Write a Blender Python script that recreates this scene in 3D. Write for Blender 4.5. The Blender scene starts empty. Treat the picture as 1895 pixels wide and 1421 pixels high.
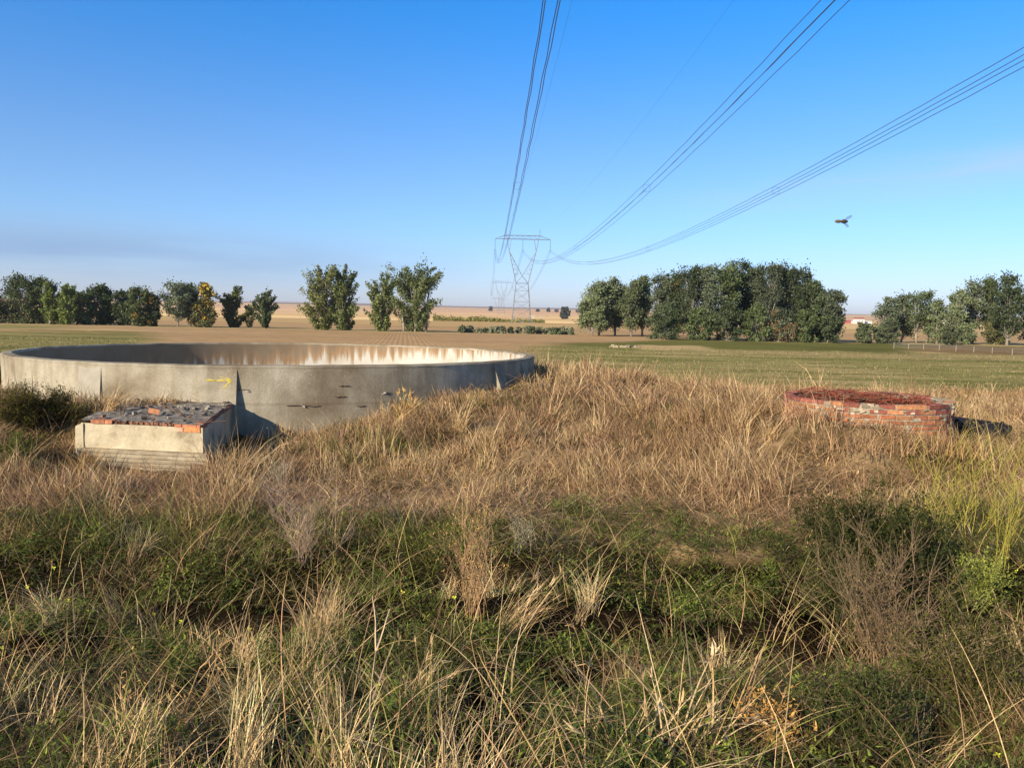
import bpy, bmesh, math, random
import numpy as np
from mathutils import Vector, Matrix
R = math.radians
rnd = random.Random(7)
rng = np.random.default_rng(11)
S = bpy.context.scene
COL = S.collection

# ------------------------------------------------------------------ camera
F = 1430.0                      # focal length in pixels of the 1895 px wide photograph
PITCH = math.atan(117.5 / F); ROLL = R(1.1)
ZC = 1.70                       # eye height above the verge
CR = (Matrix.Rotation(math.pi/2 - PITCH, 3, 'X') @ Matrix.Rotation(ROLL, 3, 'Z'))
cam = bpy.data.cameras.new('camera'); co = bpy.data.objects.new('camera', cam); COL.objects.link(co)
co.matrix_world = Matrix.Translation((0, 0, ZC)) @ CR.to_4x4()
cam.sensor_width = 36; cam.lens = F / 1895 * 36; cam.clip_start = .05; cam.clip_end = 30000
S.camera = co
# ------------------------------------------------------------------ light
SUN_EL, SUN_AZ = 24.0, 222.0     # azimuth clockwise from +Y
w = bpy.data.worlds.new("World"); S.world = w; w.use_nodes = True
nt = w.node_tree; N = nt.nodes; L = nt.links
bg = N['Background']
sky = N.new('ShaderNodeTexSky'); sky.sky_type = 'NISHITA'; sky.sun_disc = False
sky.sun_elevation = R(SUN_EL); sky.sun_rotation = R(SUN_AZ); sky.air_density = 1.0; sky.dust_density = 0.4; sky.ozone_density = 1.6
sky.altitude = 700
bg.inputs[1].default_value = 0.115
# thin clouds near the horizon, mixed over the sky by direction
tc = N.new('ShaderNodeTexCoord'); sep = N.new('ShaderNodeSeparateXYZ'); L.new(tc.outputs['Generated'], sep.inputs[0])
def m_(op, a, b=None, c=None, clamp=False):
    n = N.new('ShaderNodeMath'); n.operation = op; n.use_clamp = clamp
    for i, v in enumerate((a, b, c)):
        if v is None: continue
        if isinstance(v, (int, float)): n.inputs[i].default_value = v
        else: L.new(v, n.inputs[i])
    return n.outputs[0]
mp = N.new('ShaderNodeMapping'); L.new(tc.outputs['Generated'], mp.inputs[0]); mp.inputs['Scale'].default_value = (1.6, 1.6, 16)
nz = N.new('ShaderNodeTexNoise'); nz.inputs['Scale'].default_value = 1.6; nz.inputs['Detail'].default_value = 5; nz.inputs['Roughness'].default_value = .55
L.new(mp.outputs[0], nz.inputs[0])
def bell(v, c, wd):              # smooth bump
    t = m_('DIVIDE', m_('SUBTRACT', v, c), wd)
    return m_('POWER', 2.718, m_('MULTIPLY', m_('MULTIPLY', t, t), -1.0))
leftw = m_('SUBTRACT', 1.0, m_('MULTIPLY_ADD', sep.outputs[0], 2.2, 1.05), clamp=True)   # stronger toward the left
cl = m_('MULTIPLY', m_('MULTIPLY', bell(sep.outputs[2], 0.068, .028), leftw), m_('MULTIPLY_ADD', nz.outputs[0], 4.5, -1.35, clamp=True), clamp=True)
mixc = N.new('ShaderNodeMixRGB'); mixc.inputs[2].default_value = (1.8, 2.9, 4.6, 1)
L.new(m_('MULTIPLY', cl, .9), mixc.inputs[0])
tint = N.new('ShaderNodeValToRGB'); tint.color_ramp.interpolation = 'EASE'
for i_, (p_, c_) in enumerate([(0, (.66, .68, .96, 1)), (.14, (.54, .78, 1.08, 1)), (.42, (.10, .80, 1.42, 1)), (.56, (.30, .55, .80, 1)), (1, (.30, .42, .55, 1))]):
    if i_ > 1: tint.color_ramp.elements.new(p_)
    tint.color_ramp.elements[i_].position = p_; tint.color_ramp.elements[i_].color = c_
L.new(sep.outputs[2], tint.inputs[0])
hs = N.new('ShaderNodeMixRGB'); hs.blend_type = 'MULTIPLY'; hs.inputs[0].default_value = 1
L.new(sky.outputs[0], hs.inputs[1]); L.new(tint.outputs[0], hs.inputs[2]); L.new(hs.outputs[0], mixc.inputs[1])
# faint rosy wisps at the right
rightw = m_('MULTIPLY_ADD', sep.outputs[0], 3.0, -.35, clamp=True)
tl = m_('SUBTRACT', sep.outputs[2], m_('MULTIPLY', sep.outputs[0], .10))
wp = m_('MULTIPLY', m_('MULTIPLY', bell(tl, 0.125, .022), rightw), m_('MULTIPLY_ADD', nz.outputs[0], 4.0, -1.5, clamp=True), clamp=True)
mix2 = N.new('ShaderNodeMixRGB'); mix2.inputs[2].default_value = (3.9, 4.2, 6.2, 1)
L.new(m_('MULTIPLY', wp, .5), mix2.inputs[0]); L.new(mixc.outputs[0], mix2.inputs[1]); L.new(mix2.outputs[0], bg.inputs[0])

sl = bpy.data.lights.new('sun', 'SUN'); so = bpy.data.objects.new('sun', sl); COL.objects.link(so)
sl.energy = 5.0; sl.angle = R(.5); sl.color = (1, .87, .66)
az = R(SUN_AZ); SD = Vector((math.sin(az)*math.cos(R(SUN_EL)), math.cos(az)*math.cos(R(SUN_EL)), math.sin(R(SUN_EL))))
so.rotation_euler = SD.to_track_quat('Z', 'Y').to_euler()
S.view_settings.view_transform = 'Standard'; S.view_settings.look = 'None'; S.view_settings.gamma = 1
S.view_settings.exposure = 0.55
S.render.engine = 'CYCLES'
S.cycles.max_bounces = 6; S.cycles.volume_bounces = 0; S.cycles.transparent_max_bounces = 8
S.cycles.use_adaptive_sampling = True

# ------------------------------------------------------------------ helpers
CRn = np.array(CR)
def P(px, py, d):
    """world point seen at photo pixel px,py at forward distance d (world Y)"""
    v = CR @ Vector((px - 947.5, 710.5 - py, -F)); v = v * (d / v.y)
    return Vector((v.x, v.y, v.z + ZC))
def proj(p):
    """world points (N,3) -> photo pixels"""
    q = (np.asarray(p, float) - np.array([0, 0, ZC])) @ CRn
    zz = np.maximum(-q[:, 2], 1e-3)
    return 947.5 + F*q[:, 0]/zz, 710.5 - F*q[:, 1]/zz
def tag(o, label=None, cat=None, group=None, kind=None):
    if label: o['label'] = label
    if cat: o['category'] = cat
    if group: o['group'] = group
    if kind: o['kind'] = kind
    return o
def empty(name, loc=(0, 0, 0), rz=0, **k):
    o = bpy.data.objects.new(name, None); o.location = loc; o.rotation_euler = (0, 0, rz); COL.objects.link(o)
    o.empty_display_size = .3
    return tag(o, **k)
def nmesh(name, V, faces=None, m=None, parent=None, col=None, smooth=False, quads=None, tris=None):
    me = bpy.data.meshes.new(name)
    V = np.asarray(V, np.float32)
    if faces is not None:
        me.from_pydata(V.tolist(), [], faces)
    else:
        q = np.zeros((0, 4), np.int32) if quads is None else np.asarray(quads, np.int32)
        t = np.zeros((0, 3), np.int32) if tris is None else np.asarray(tris, np.int32)
        me.vertices.add(len(V)); me.vertices.foreach_set('co', V.ravel())
        li = np.concatenate([q.ravel(), t.ravel()]); me.loops.add(len(li)); me.loops.foreach_set('vertex_index', li)
        st = np.concatenate([np.arange(len(q))*4, len(q)*4 + np.arange(len(t))*3]).astype(np.int32)
        me.polygons.add(len(st)); me.polygons.foreach_set('loop_start', st)
        me.update(calc_edges=True)
    if col is not None:
        a = me.color_attributes.new('col', 'FLOAT_COLOR', 'POINT')
        c = np.ones((len(V), 4), np.float32); c[:, :3] = col; a.data.foreach_set('color', c.ravel())
    me.polygons.foreach_set('use_smooth', np.full(len(me.polygons), bool(smooth)))
    if m is not None: me.materials.append(m)
    o = bpy.data.objects.new(name, me); COL.objects.link(o)
    if parent is not None: o.parent = parent
    return o
def bmo(name, bm, m, parent=None, smooth=False):
    me = bpy.data.meshes.new(name); bm.normal_update(); bm.to_mesh(me); bm.free()
    if m: me.materials.append(m)
    if smooth: me.polygons.foreach_set('use_smooth', np.ones(len(me.polygons), bool))
    o = bpy.data.objects.new(name, me); COL.objects.link(o)
    if parent is not None: o.parent = parent
    return o
def vnoise(x, y, s, seed=0):
    x = np.asarray(x, float)/s + seed*17.13; y = np.asarray(y, float)/s + seed*5.71
    xi = np.floor(x).astype(np.int64); yi = np.floor(y).astype(np.int64); fx = x-xi; fy = y-yi
    fx = fx*fx*(3-2*fx); fy = fy*fy*(3-2*fy)
    def h(a, b):
        n = (a*374761393 + b*668265263 + seed*1442695) & 0x7fffffff
        n = ((n ^ (n >> 13))*1274126177) & 0x7fffffff
        return ((n ^ (n >> 16)) & 0xffff)/65535.0
    return (h(xi, yi)*(1-fx)+h(xi+1, yi)*fx)*(1-fy)+(h(xi, yi+1)*(1-fx)+h(xi+1, yi+1)*fx)*fy
def fbm(x, y, s, seed=0, o=4):
    t = 0; a = .5; n = 0
    for i in range(o):
        t = t + a*vnoise(x, y, s/2**i, seed+i*3); n += a; a *= .55
    return t/n
def sstep(a, b, x):
    t = np.clip((x-a)/(b-a), 0, 1); return t*t*(3-2*t)

# ---- tubes and beams
class Geo:
    def __init__(s): s.V = []; s.Q = []; s.T = []; s.C = []; s.n = 0
    def add(s, V, Q=None, T=None, c=None):
        V = np.asarray(V, float)
        if Q is not None and len(Q): s.Q.append(np.asarray(Q)+s.n)
        if T is not None and len(T): s.T.append(np.asarray(T)+s.n)
        if c is not None: s.C.append(np.broadcast_to(np.asarray(c, float), (len(V), 3)))
        s.V.append(V); s.n += len(V)
    def tube(s, pts, rad, k=5, c=None, caps=True):
        pts = [Vector(p) for p in pts]; n = len(pts)
        if isinstance(rad, (int, float)): rad = [rad]*n
        d0 = (pts[1]-pts[0]).normalized(); up = Vector((0, 0, 1)) if abs(d0.z) < .9 else Vector((1, 0, 0))
        V = []
        for i, p in enumerate(pts):
            d = (pts[min(i+1, n-1)]-pts[max(i-1, 0)]).normalized()
            a = d.cross(up)
            if a.length < 1e-4: a = d.cross(Vector((0, 1, .3)))
            a.normalize(); b = a.cross(d); up = b
            for j in range(k):
                t = 2*math.pi*j/k
                V.append(p + (a*math.cos(t)+b*math.sin(t))*rad[i])
        Q = [(i*k+j, i*k+(j+1) % k, (i+1)*k+(j+1) % k, (i+1)*k+j) for i in range(n-1) for j in range(k)]
        T = []
        if caps:
            for base, rev in ((0, 1), ((n-1)*k, 0)):
                for j in range(1, k-1): T.append((base, base+j+1, base+j) if rev else (base, base+j, base+j+1))
        s.add(V, Q, T, c)
    def box(s, c0, sz, rot=None, c=None, jit=0):
        V = np.array([(x, y, z) for z in (-.5, .5) for y in (-.5, .5) for x in (-.5, .5)])*np.array(sz)
        if jit: V = V + rng.uniform(-jit, jit, V.shape)
        if rot is not None: V = V @ np.array(rot).T
        V = V + np.array(c0)
        s.add(V, [(0, 2, 3, 1), (4, 5, 7, 6), (0, 1, 5, 4), (2, 6, 7, 3), (0, 4, 6, 2), (1, 3, 7, 5)], None, c)
    def build(s, name, m, parent=None, smooth=False):
        return nmesh(name, np.concatenate(s.V), m=m, parent=parent, smooth=smooth,
                     quads=np.concatenate(s.Q) if s.Q else None, tris=np.concatenate(s.T) if s.T else None,
                     col=np.concatenate(s.C) if s.C else None)

# ------------------------------------------------------------------ materials
def new_mat(name):
    m = bpy.data.materials.new(name); m.use_nodes = True
    return m, m.node_tree.nodes, m.node_tree.links, m.node_tree.nodes['Principled BSDF']
def ramp(N, stops):
    r = N.new('ShaderNodeValToRGB'); e = r.color_ramp.elements
    while len(e) < len(stops): e.new(.5)
    for i, (p, c) in enumerate(stops): e[i].position = p; e[i].color = (*c, 1) if len(c) == 3 else c
    return r
def mat_noise(name, stops, scale=4, detail=6, rough=.9, bump=.3, bscale=None, stretch=(1, 1, 1), spec=.25, bdist=.02, metal=0):
    m, N, L, b = new_mat(name)
    tc = N.new('ShaderNodeTexCoord'); mp = N.new('ShaderNodeMapping'); mp.inputs['Scale'].default_value = stretch
    L.new(tc.outputs['Object'], mp.inputs[0])
    nz = N.new('ShaderNodeTexNoise'); nz.inputs['Scale'].default_value = scale; nz.inputs['Detail'].default_value = detail; nz.inputs['Roughness'].default_value = .62
    L.new(mp.outputs[0], nz.inputs[0]); r = ramp(N, stops); L.new(nz.outputs[0], r.inputs[0]); L.new(r.outputs[0], b.inputs['Base Color'])
    b.inputs['Roughness'].default_value = rough; b.inputs['Specular IOR Level'].default_value = spec; b.inputs['Metallic'].default_value = metal
    if bump:
        n2 = N.new('ShaderNodeTexNoise'); n2.inputs['Scale'].default_value = bscale or scale*6; n2.inputs['Detail'].default_value = 6; n2.inputs['Roughness'].default_value = .7
        L.new(tc.outputs['Object'], n2.inputs[0])
        bp = N.new('ShaderNodeBump'); bp.inputs['Strength'].default_value = bump; bp.inputs['Distance'].default_value = bdist
        L.new(n2.outputs[0], bp.inputs['Height']); L.new(bp.outputs[0], b.inputs['Normal'])
    return m
def mat_attr(name, rough=.7, transl=.25, var=.25, vscale=30, spec=.2, bump=0):
    """albedo from the 'col' attribute, broken up by noise; thin leaves let some light through"""
    m, N, L, b = new_mat(name)
    at = N.new('ShaderNodeAttribute'); at.attribute_name = 'col'
    tc = N.new('ShaderNodeTexCoord'); nz = N.new('ShaderNodeTexNoise'); nz.inputs['Scale'].default_value = vscale; nz.inputs['Detail'].default_value = 3
    L.new(tc.outputs['Object'], nz.inputs[0])
    mr = N.new('ShaderNodeMapRange'); mr.inputs[1].default_value = .3; mr.inputs[2].default_value = .7; mr.inputs[3].default_value = 1-var; mr.inputs[4].default_value = 1+var
    L.new(nz.outputs[0], mr.inputs[0])
    mx = N.new('ShaderNodeVectorMath'); mx.operation = 'SCALE'; L.new(at.outputs['Color'], mx.inputs[0]); L.new(mr.outputs[0], mx.inputs['Scale'])
    L.new(mx.outputs[0], b.inputs['Base Color']); b.inputs['Roughness'].default_value = rough; b.inputs['Specular IOR Level'].default_value = spec
    if transl:
        t = N.new('ShaderNodeBsdfTranslucent'); L.new(mx.outputs[0], t.inputs[0])
        ms = N.new('ShaderNodeMixShader'); ms.inputs[0].default_value = transl
        L.new(b.outputs[0], ms.inputs[1]); L.new(t.outputs[0], ms.inputs[2]); L.new(ms.outputs[0], N['Material Output'].inputs[0])
    return m
M_grass = mat_attr('grass_blades', rough=.8, transl=.10, var=.22, vscale=40, spec=.03)
M_leaf = mat_attr('tree_leaves', rough=.7, transl=.2, var=.2, vscale=3, spec=.1)
M_stem = mat_attr('plant_stems', rough=.75, transl=0, var=.2, vscale=25, spec=.05)
M_bark = mat_noise('bark', [(.3, (.16, .13, .10)), (.7, (.42, .38, .31))], scale=3, stretch=(1, 1, .3), bump=.5)
M_steel = mat_noise('galvanised_steel', [(.3, (.16, .18, .20)), (.7, (.25, .27, .30))], scale=.5, rough=.6, bump=0)
M_wire = mat_noise('aluminium_cable', [(.3, (.05, .055, .075)), (.7, (.08, .085, .11))], scale=.5, rough=.6, bump=0)

# ------------------------------------------------------------------ terrain
TC = Vector((-5.13, 17.88, 0)); TR = 5.62; TZ = ZC - .80          # tank centre, outer radius, rim height
WC = P(1603, 735, 10.55); WC = Vector((WC.x, 10.55, 0)); WR = 1.06; WZ = ZC - .945      # brick well
ctrl = []
def cp(px, py, d, dz=0.0):
    p = P(px, py, d); ctrl.append((p.x, p.y, p.z+dz))
# left slope and bank
cp(-250, 700, 13.5, -.3); cp(20, 705, 14.5, -.22); cp(60, 722, 12.6, -.2); cp(170, 722, 12.4, -.22); cp(250, 735, 12.3, -.18); cp(-60, 790, 10, -.2)
cp(60, 850, 9.0, -.15); cp(-100, 860, 8.6, -.2); cp(110, 800, 10.4, -.15); cp(130, 868, 9.3, 0); cp(170, 745, 11.4, -.1); cp(262, 752, 12.0, .03); cp(205, 764, 11.0, .03); cp(330, 748, 12.2, .0)
cp(180, 884, 9.35); cp(300, 884, 9.3); cp(390, 880, 9.4); cp(440, 850, 10.3, -.05)
# by the tank wall
cp(470, 822, 11.9); cp(560, 812, 12.0); cp(640, 800, 12.1); cp(720, 785, 12.3); cp(800, 762, 12.6); cp(870, 742, 13.2); cp(925, 730, 14.2); cp(960, 712, 15.6)
cp(985, 685, 17.2, -.16); cp(1000, 668, 19.0, -.25)
# mound
cp(1000, 790, 11, -.2); cp(800, 850, 10, -.15); cp(600, 870, 9.6, -.15); cp(1100, 690, 15.4, -.22); cp(1100, 745, 12.5, -.2); cp(1250, 715, 13.8, -.2); cp(1200, 800, 10.4, -.2)
cp(1350, 730, 12.7, -.2); cp(1430, 745, 11.6, -.2); cp(1500, 752, 10.3, -.12); cp(1600, 772, 9.35, -.10); cp(1400, 830, 9.4, -.2); cp(1700, 806, 9.4, -.1); cp(1765, 815, 10.2, -.05)
cp(1800, 808, 10.8, -.05); cp(1870, 830, 10.2, -.1); cp(1950, 800, 11.3, -.1); cp(1750, 765, 12.5, -.2); cp(1600, 735, 13.2, -.25); cp(2100, 810, 11.3, -.1)
# track and verge
for px in (-200, 100, 400, 700, 1000, 1300, 1600, 1900, 2200):
    cp(px, 940, 7.75 + .0*px, -.02); cp(px, 900, 8.5, -.1)
for px in (-300, 100, 500, 900, 1300, 1700, 2200):
    cp(px, 1010, 6.6, -.03); cp(px, 1090, 5.9, -.12)
ctrl = np.array(ctrl)
def ground_z(x, y):
    x = np.asarray(x, float); y = np.asarray(y, float); sh = x.shape
    x = x.ravel(); y = y.ravel(); r = np.hypot(x, y)
    # far profile (relative to the eye)
    fy = np.array([-3000, -12, -3, 0, 2.6, 3.4, 4.4, 5.2, 5.8, 6.6, 8, 16, 22, 30, 60, 125, 300, 500, 700, 1000, 1500, 2500, 4200, 5200, 9000])
    fz = np.array([-1.6, -1.6, -1.62, -1.66, -1.68, -1.84, -2.08, -2.2, -2.14, -1.9, -1.95, -1.85, -1.95, -2.0, -2.0, -2.0, -1.9, -.6, 1.8, 7, 17, 39, 69, 74, 60])
    z0 = np.interp(y, fy, fz)
    # roll of the far hills
    far = sstep(900, 3000, y); z0 = z0 + far*(fbm(x, y, 1400, 5, 3)-.5)*20 + sstep(400, 900, y)*(fbm(x, y, 500, 9, 2)-.5)*3
    num = np.zeros_like(x); den = np.zeros_like(x)
    near = (y > 4.5) & (y < 27) & (np.abs(x) < 30)
    xi = x[near][:, None]; yi = y[near][:, None]
    d2 = (xi-ctrl[:, 0])**2 + (yi-ctrl[:, 1])**2
    wgt = 1/(d2+.12)**2
    zc = (wgt*(ctrl[:, 2]-ZC)).sum(1)/wgt.sum(1)
    dm = np.sqrt(d2.min(1))
    k = 1-sstep(1.6, 4.5, dm)
    k *= sstep(5.0, 6.3, y[near])
    z0[near] = z0[near]*(1-k) + zc*k
    nearb = 1-sstep(14, 40, r)
    z0 = z0 + nearb*((fbm(x, y, 1.3, 2, 3)-.5)*.16 + (fbm(x, y, .35, 4, 2)-.5)*.06)
    z0 = z0 + sstep(1.8, 2.6, y)*(1-sstep(5.6, 6.6, y))*(fbm(x, y, .85, 111, 2)-.5)*.34
    z0 = z0 + sstep(8.6, 9.4, y)*(1-sstep(13, 16, y))*nearb*(fbm(x, y, .9, 113, 2)-.5)*.16
    # flat floor in the tank and in the well, and no soil poking through the masonry
    dt = np.hypot(x-TC.x, y-TC.y); inn = dt < TR-.1
    z0 = np.where(inn, -2.35, z0)
    dw = np.hypot(x-WC.x, y-WC.y); z0 = np.where(dw < WR-.12, -1.75, z0)
    return (z0+ZC).reshape(sh)
def gz(x, y): return float(ground_z(np.array([x]), np.array([y]))[0])
def hit(px, py, lo=2.0, hi=200.0):
    """first terrain point seen at a photo pixel"""
    ds = np.geomspace(lo, hi, 500)
    v = CR @ Vector((px - 947.5, 710.5 - py, -F))
    X = v.x/v.y*ds; Z = v.z/v.y*ds+ZC; g = ground_z(X, ds)
    i = np.argmax(Z <= g)
    return Vector((X[i], ds[i], g[i]))

# colours of the land, by patch of ground
def mixc3(a, b, t): return a*(1-t)[:, None] + b*t[:, None]
def land_colour(X, Y, Z):
    n = len(X); px, py = proj(np.c_[X, Y, Z])
    hy = 593 + .0192*(px-947.5); q = py-hy                      # below the true horizon
    q = q + (fbm(X/np.maximum(Y, 1)*60, np.log(np.maximum(Y, 1))*8, 2.2, 21, 3)-.5)*3.0*sstep(5, 60, q+20)
    C = np.tile(np.array([.30, .22, .13]), (n, 1))
    pink = np.array([.70, .46, .30]); cream = np.array([.88, .64, .34]); tan = np.array([.66, .46, .24]); brown = np.array([.43, .295, .175]); dark = np.array([.17, .12, .08])
    green = np.array([.15, .155, .055]); green2 = np.array([.27, .24, .11]); straw = np.array([.56, .43, .24])
    def band(a, b, c, s=.8, mask=None):
        nonlocal C
        t = sstep(a-s, a+s, q)*(1-sstep(b-s, b+s, q))
        if mask is not None: t = t*mask
        C = mixc3(C, np.array(c), t)
    band(-60, -19, (.30, .24, .20)); band(-19, -12.5, pink, .5); band(-21.5, -19.5, cream, .4); band(-12.5, -5, cream*1.0)
    band(-9.5, -8, tan, .4); band(-5, -1, tan*1.1); band(-1, 4, cream, .6, 1-sstep(1050, 1100, px)*.3); band(4, 13, tan*.78); band(8, 9, straw*.9, .4); band(13, 25, brown*1.05)
    C = mixc3(C, pink, (vnoise(X, Y, 420, 3) > .55)*.6*((q < -5))*1.0)
    R_ = sstep(1000, 1120, px); Lf = 1-sstep(230, 330, px)
    # ploughed strip behind the tank
    band(22, 60, brown, 1.2); band(21, 25.5, straw*.8, .8, 1-R_); band(31, 33, straw*.9, .8, 1-sstep(150, 420, px))
    # green winter crop, left and right
    band(38, 400, green2, 2.0, Lf); band(26, 33, green2*1.0, 1.2, 1-sstep(60, 200, px))
    wedge = 34 - 12*sstep(1030, 1330, px)
    t = sstep(0, 5, q-wedge-3)*sstep(980, 1080, px); C = mixc3(C, green, t)
    t = sstep(44, 50, q)*sstep(930, 1060, px); C = mixc3(C, green2, t)
    st = fbm(X*.35, Y, 2.2, 31, 4); C = mixc3(C, green, (sstep(.42, .62, st)*(t+(q > 34)*Lf)*.75).clip(0, 1))
    st = fbm(X*.22, Y, 1.1, 37, 3); C = mixc3(C, straw*.85, (sstep(.56, .74, st)*t*.65).clip(0, 1))
    t = sstep(40, 41.5, q)*(1-sstep(48, 51, q))*sstep(1170, 1190, px)*(1-sstep(1280, 1325, px+(q-41)*-3)); C = mixc3(C, straw*.85, t)   # pale bare wedge
    band(47, 56, straw*.72, 2.5, sstep(1150, 1350, px)*.75)
    band(38, 43, green*.8, 1.5, sstep(1450, 1600, px)*(1-sstep(1760, 1860, px)))
    t = sstep(23, 25, q)*(1-sstep(29, 31, q))*sstep(1240, 1350, px); C = mixc3(C, straw*.85, t)       # dry margin under the trees
    t = sstep(30, 33, q)*(1-sstep(45, 48, q))*sstep(1630, 1740, px); C = mixc3(C, mixc3(np.tile(straw*.9, (n, 1)), np.array([.25, .17, .10]), sstep(.42, .6, fbm(X, Y, 6, 41, 3))), t*.9)
    # near ground: thatch, soil, and shade painted into the front part
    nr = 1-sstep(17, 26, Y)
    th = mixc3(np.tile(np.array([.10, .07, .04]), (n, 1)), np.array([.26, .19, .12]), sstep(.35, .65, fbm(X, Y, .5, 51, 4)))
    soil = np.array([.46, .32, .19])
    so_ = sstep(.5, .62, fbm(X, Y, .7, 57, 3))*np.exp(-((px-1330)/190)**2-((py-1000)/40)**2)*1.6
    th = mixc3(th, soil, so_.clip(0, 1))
    low_shade = sstep(960, 1020, py)[:, None]; th = th*(1-low_shade*.93)+so_.clip(0, 1)[:, None]*low_shade*.93*th  # front soil painted near black, standing in for shade between the plants
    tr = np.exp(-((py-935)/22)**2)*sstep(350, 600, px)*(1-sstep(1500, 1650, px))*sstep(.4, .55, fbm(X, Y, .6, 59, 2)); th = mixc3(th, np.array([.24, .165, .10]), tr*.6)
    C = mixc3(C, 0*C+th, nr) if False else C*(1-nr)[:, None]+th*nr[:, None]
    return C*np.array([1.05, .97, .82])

def build_ground():
    # polar sheet round the viewer, fine in front, out to the horizon on every side
    a1 = np.concatenate([np.linspace(-180, -44, 40)[:-1], np.linspace(-44, 44, 760), np.linspace(44, 180, 40)[1:]])
    inv = np.concatenate([np.linspace(1/.5, 1/4., 40)[:-1], np.linspace(1/4., 1/30., 420)[:-1], np.linspace(1/30., 1/400., 170)[:-1]])
    rr = np.concatenate([1/inv, np.geomspace(400, 9500, 150)])
    A, RR = np.meshgrid(np.radians(a1), rr)
    X = (RR*np.sin(A)).ravel(); Y = (RR*np.cos(A)).ravel(); Z = ground_z(X, Y)
    n, k = RR.shape
    i = np.arange((n-1)*(k)).reshape(n-1, k)
    # wrap the seam at +-180: last column equals first, drop it
    j0 = np.arange(k-1); Q = []
    base = (np.arange(n-1)[:, None]*k + j0[None, :])
    Q = np.stack([base, base+k, base+k+1, base+1], -1).reshape(-1, 4)[:, ::-1]
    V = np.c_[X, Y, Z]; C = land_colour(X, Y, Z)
    V = np.vstack([V, [[0, 0, gz(0, 0)]]]); C = np.vstack([C, [[.2, .15, .1]]])
    T = np.array([(len(V)-1, j+1, j) for j in range(k-1)])
    m, N, L, b = new_mat('ground_soil')
    at = N.new('ShaderNodeAttribute'); at.attribute_name = 'col'; tc = N.new('ShaderNodeTexCoord')
    def nz(scale, det, st=(1, 1, 1)):
        mp = N.new('ShaderNodeMapping'); mp.inputs['Scale'].default_value = st; L.new(tc.outputs['Object'], mp.inputs[0])
        q = N.new('ShaderNodeTexNoise'); q.inputs['Scale'].default_value = scale; q.inputs['Detail'].default_value = det; q.inputs['Roughness'].default_value = .65; L.new(mp.outputs[0], q.inputs[0]); return q.outputs[0]
    f1 = nz(1.1, 8, (.5, 1, 1)); f2 = nz(.03, 6, (.6, 1, 1)); f3 = nz(14, 5)
    def mm(op, a, b_):
        q = N.new('ShaderNodeMath'); q.operation = op
        for i_, v in enumerate((a, b_)):
            if isinstance(v, (int, float)): q.inputs[i_].default_value = v
            else: L.new(v, q.inputs[i_])
        return q.outputs[0]
    s = mm('MULTIPLY', mm('MULTIPLY_ADD', f1, 1.1), 1.0)
    s = mm('ADD', mm('MULTIPLY', f1, 1.2), mm('MULTIPLY', f2, .7)); s = mm('ADD', s, mm('MULTIPLY', f3, .5)); s = mm('SUBTRACT', s, .2)
    mx = N.new('ShaderNodeVectorMath'); mx.operation = 'SCALE'; L.new(at.outputs['Color'], mx.inputs[0]); L.new(s, mx.inputs['Scale']); L.new(mx.outputs[0], b.inputs['Base Color'])
    b.inputs['Roughness'].default_value = 1; b.inputs['Specular IOR Level'].default_value = 0
    # plough furrows running away from the viewer, plus clods
    mp = N.new('ShaderNodeMapping'); mp.inputs['Rotation'].default_value = (0, 0, R(-8)); L.new(tc.outputs['Object'], mp.inputs[0])
    wv = N.new('ShaderNodeTexWave'); wv.inputs['Scale'].default_value = .75; wv.inputs['Distortion'].default_value = 2.5; wv.inputs['Detail'].default_value = 2; L.new(mp.outputs[0], wv.inputs[0])
    sx = N.new('ShaderNodeSeparateXYZ'); L.new(tc.outputs['Object'], sx.inputs[0])
    mr = N.new('ShaderNodeMapRange'); mr.inputs[1].default_value = 45; mr.inputs[2].default_value = 60; mr.inputs[4].default_value = .14; L.new(sx.outputs[1], mr.inputs[0])
    mr2 = N.new('ShaderNodeMapRange'); mr2.inputs[1].default_value = 12; mr2.inputs[2].default_value = 5; L.new(sx.outputs[0], mr2.inputs[0])
    hgt = mm('ADD', mm('MULTIPLY', mm('MULTIPLY', wv.outputs[0], mr.outputs[0]), mr2.outputs[0]), mm('MULTIPLY', f1, .6))
    bp = N.new('ShaderNodeBump'); bp.inputs['Strength'].default_value = .8; bp.inputs['Distance'].default_value = .12; L.new(hgt, bp.inputs['Height']); L.new(bp.outputs[0], b.inputs['Normal'])
    o = nmesh('ground', V, m=m, quads=Q, tris=T, col=C, smooth=True); tag(o, kind='structure')
build_ground()

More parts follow.
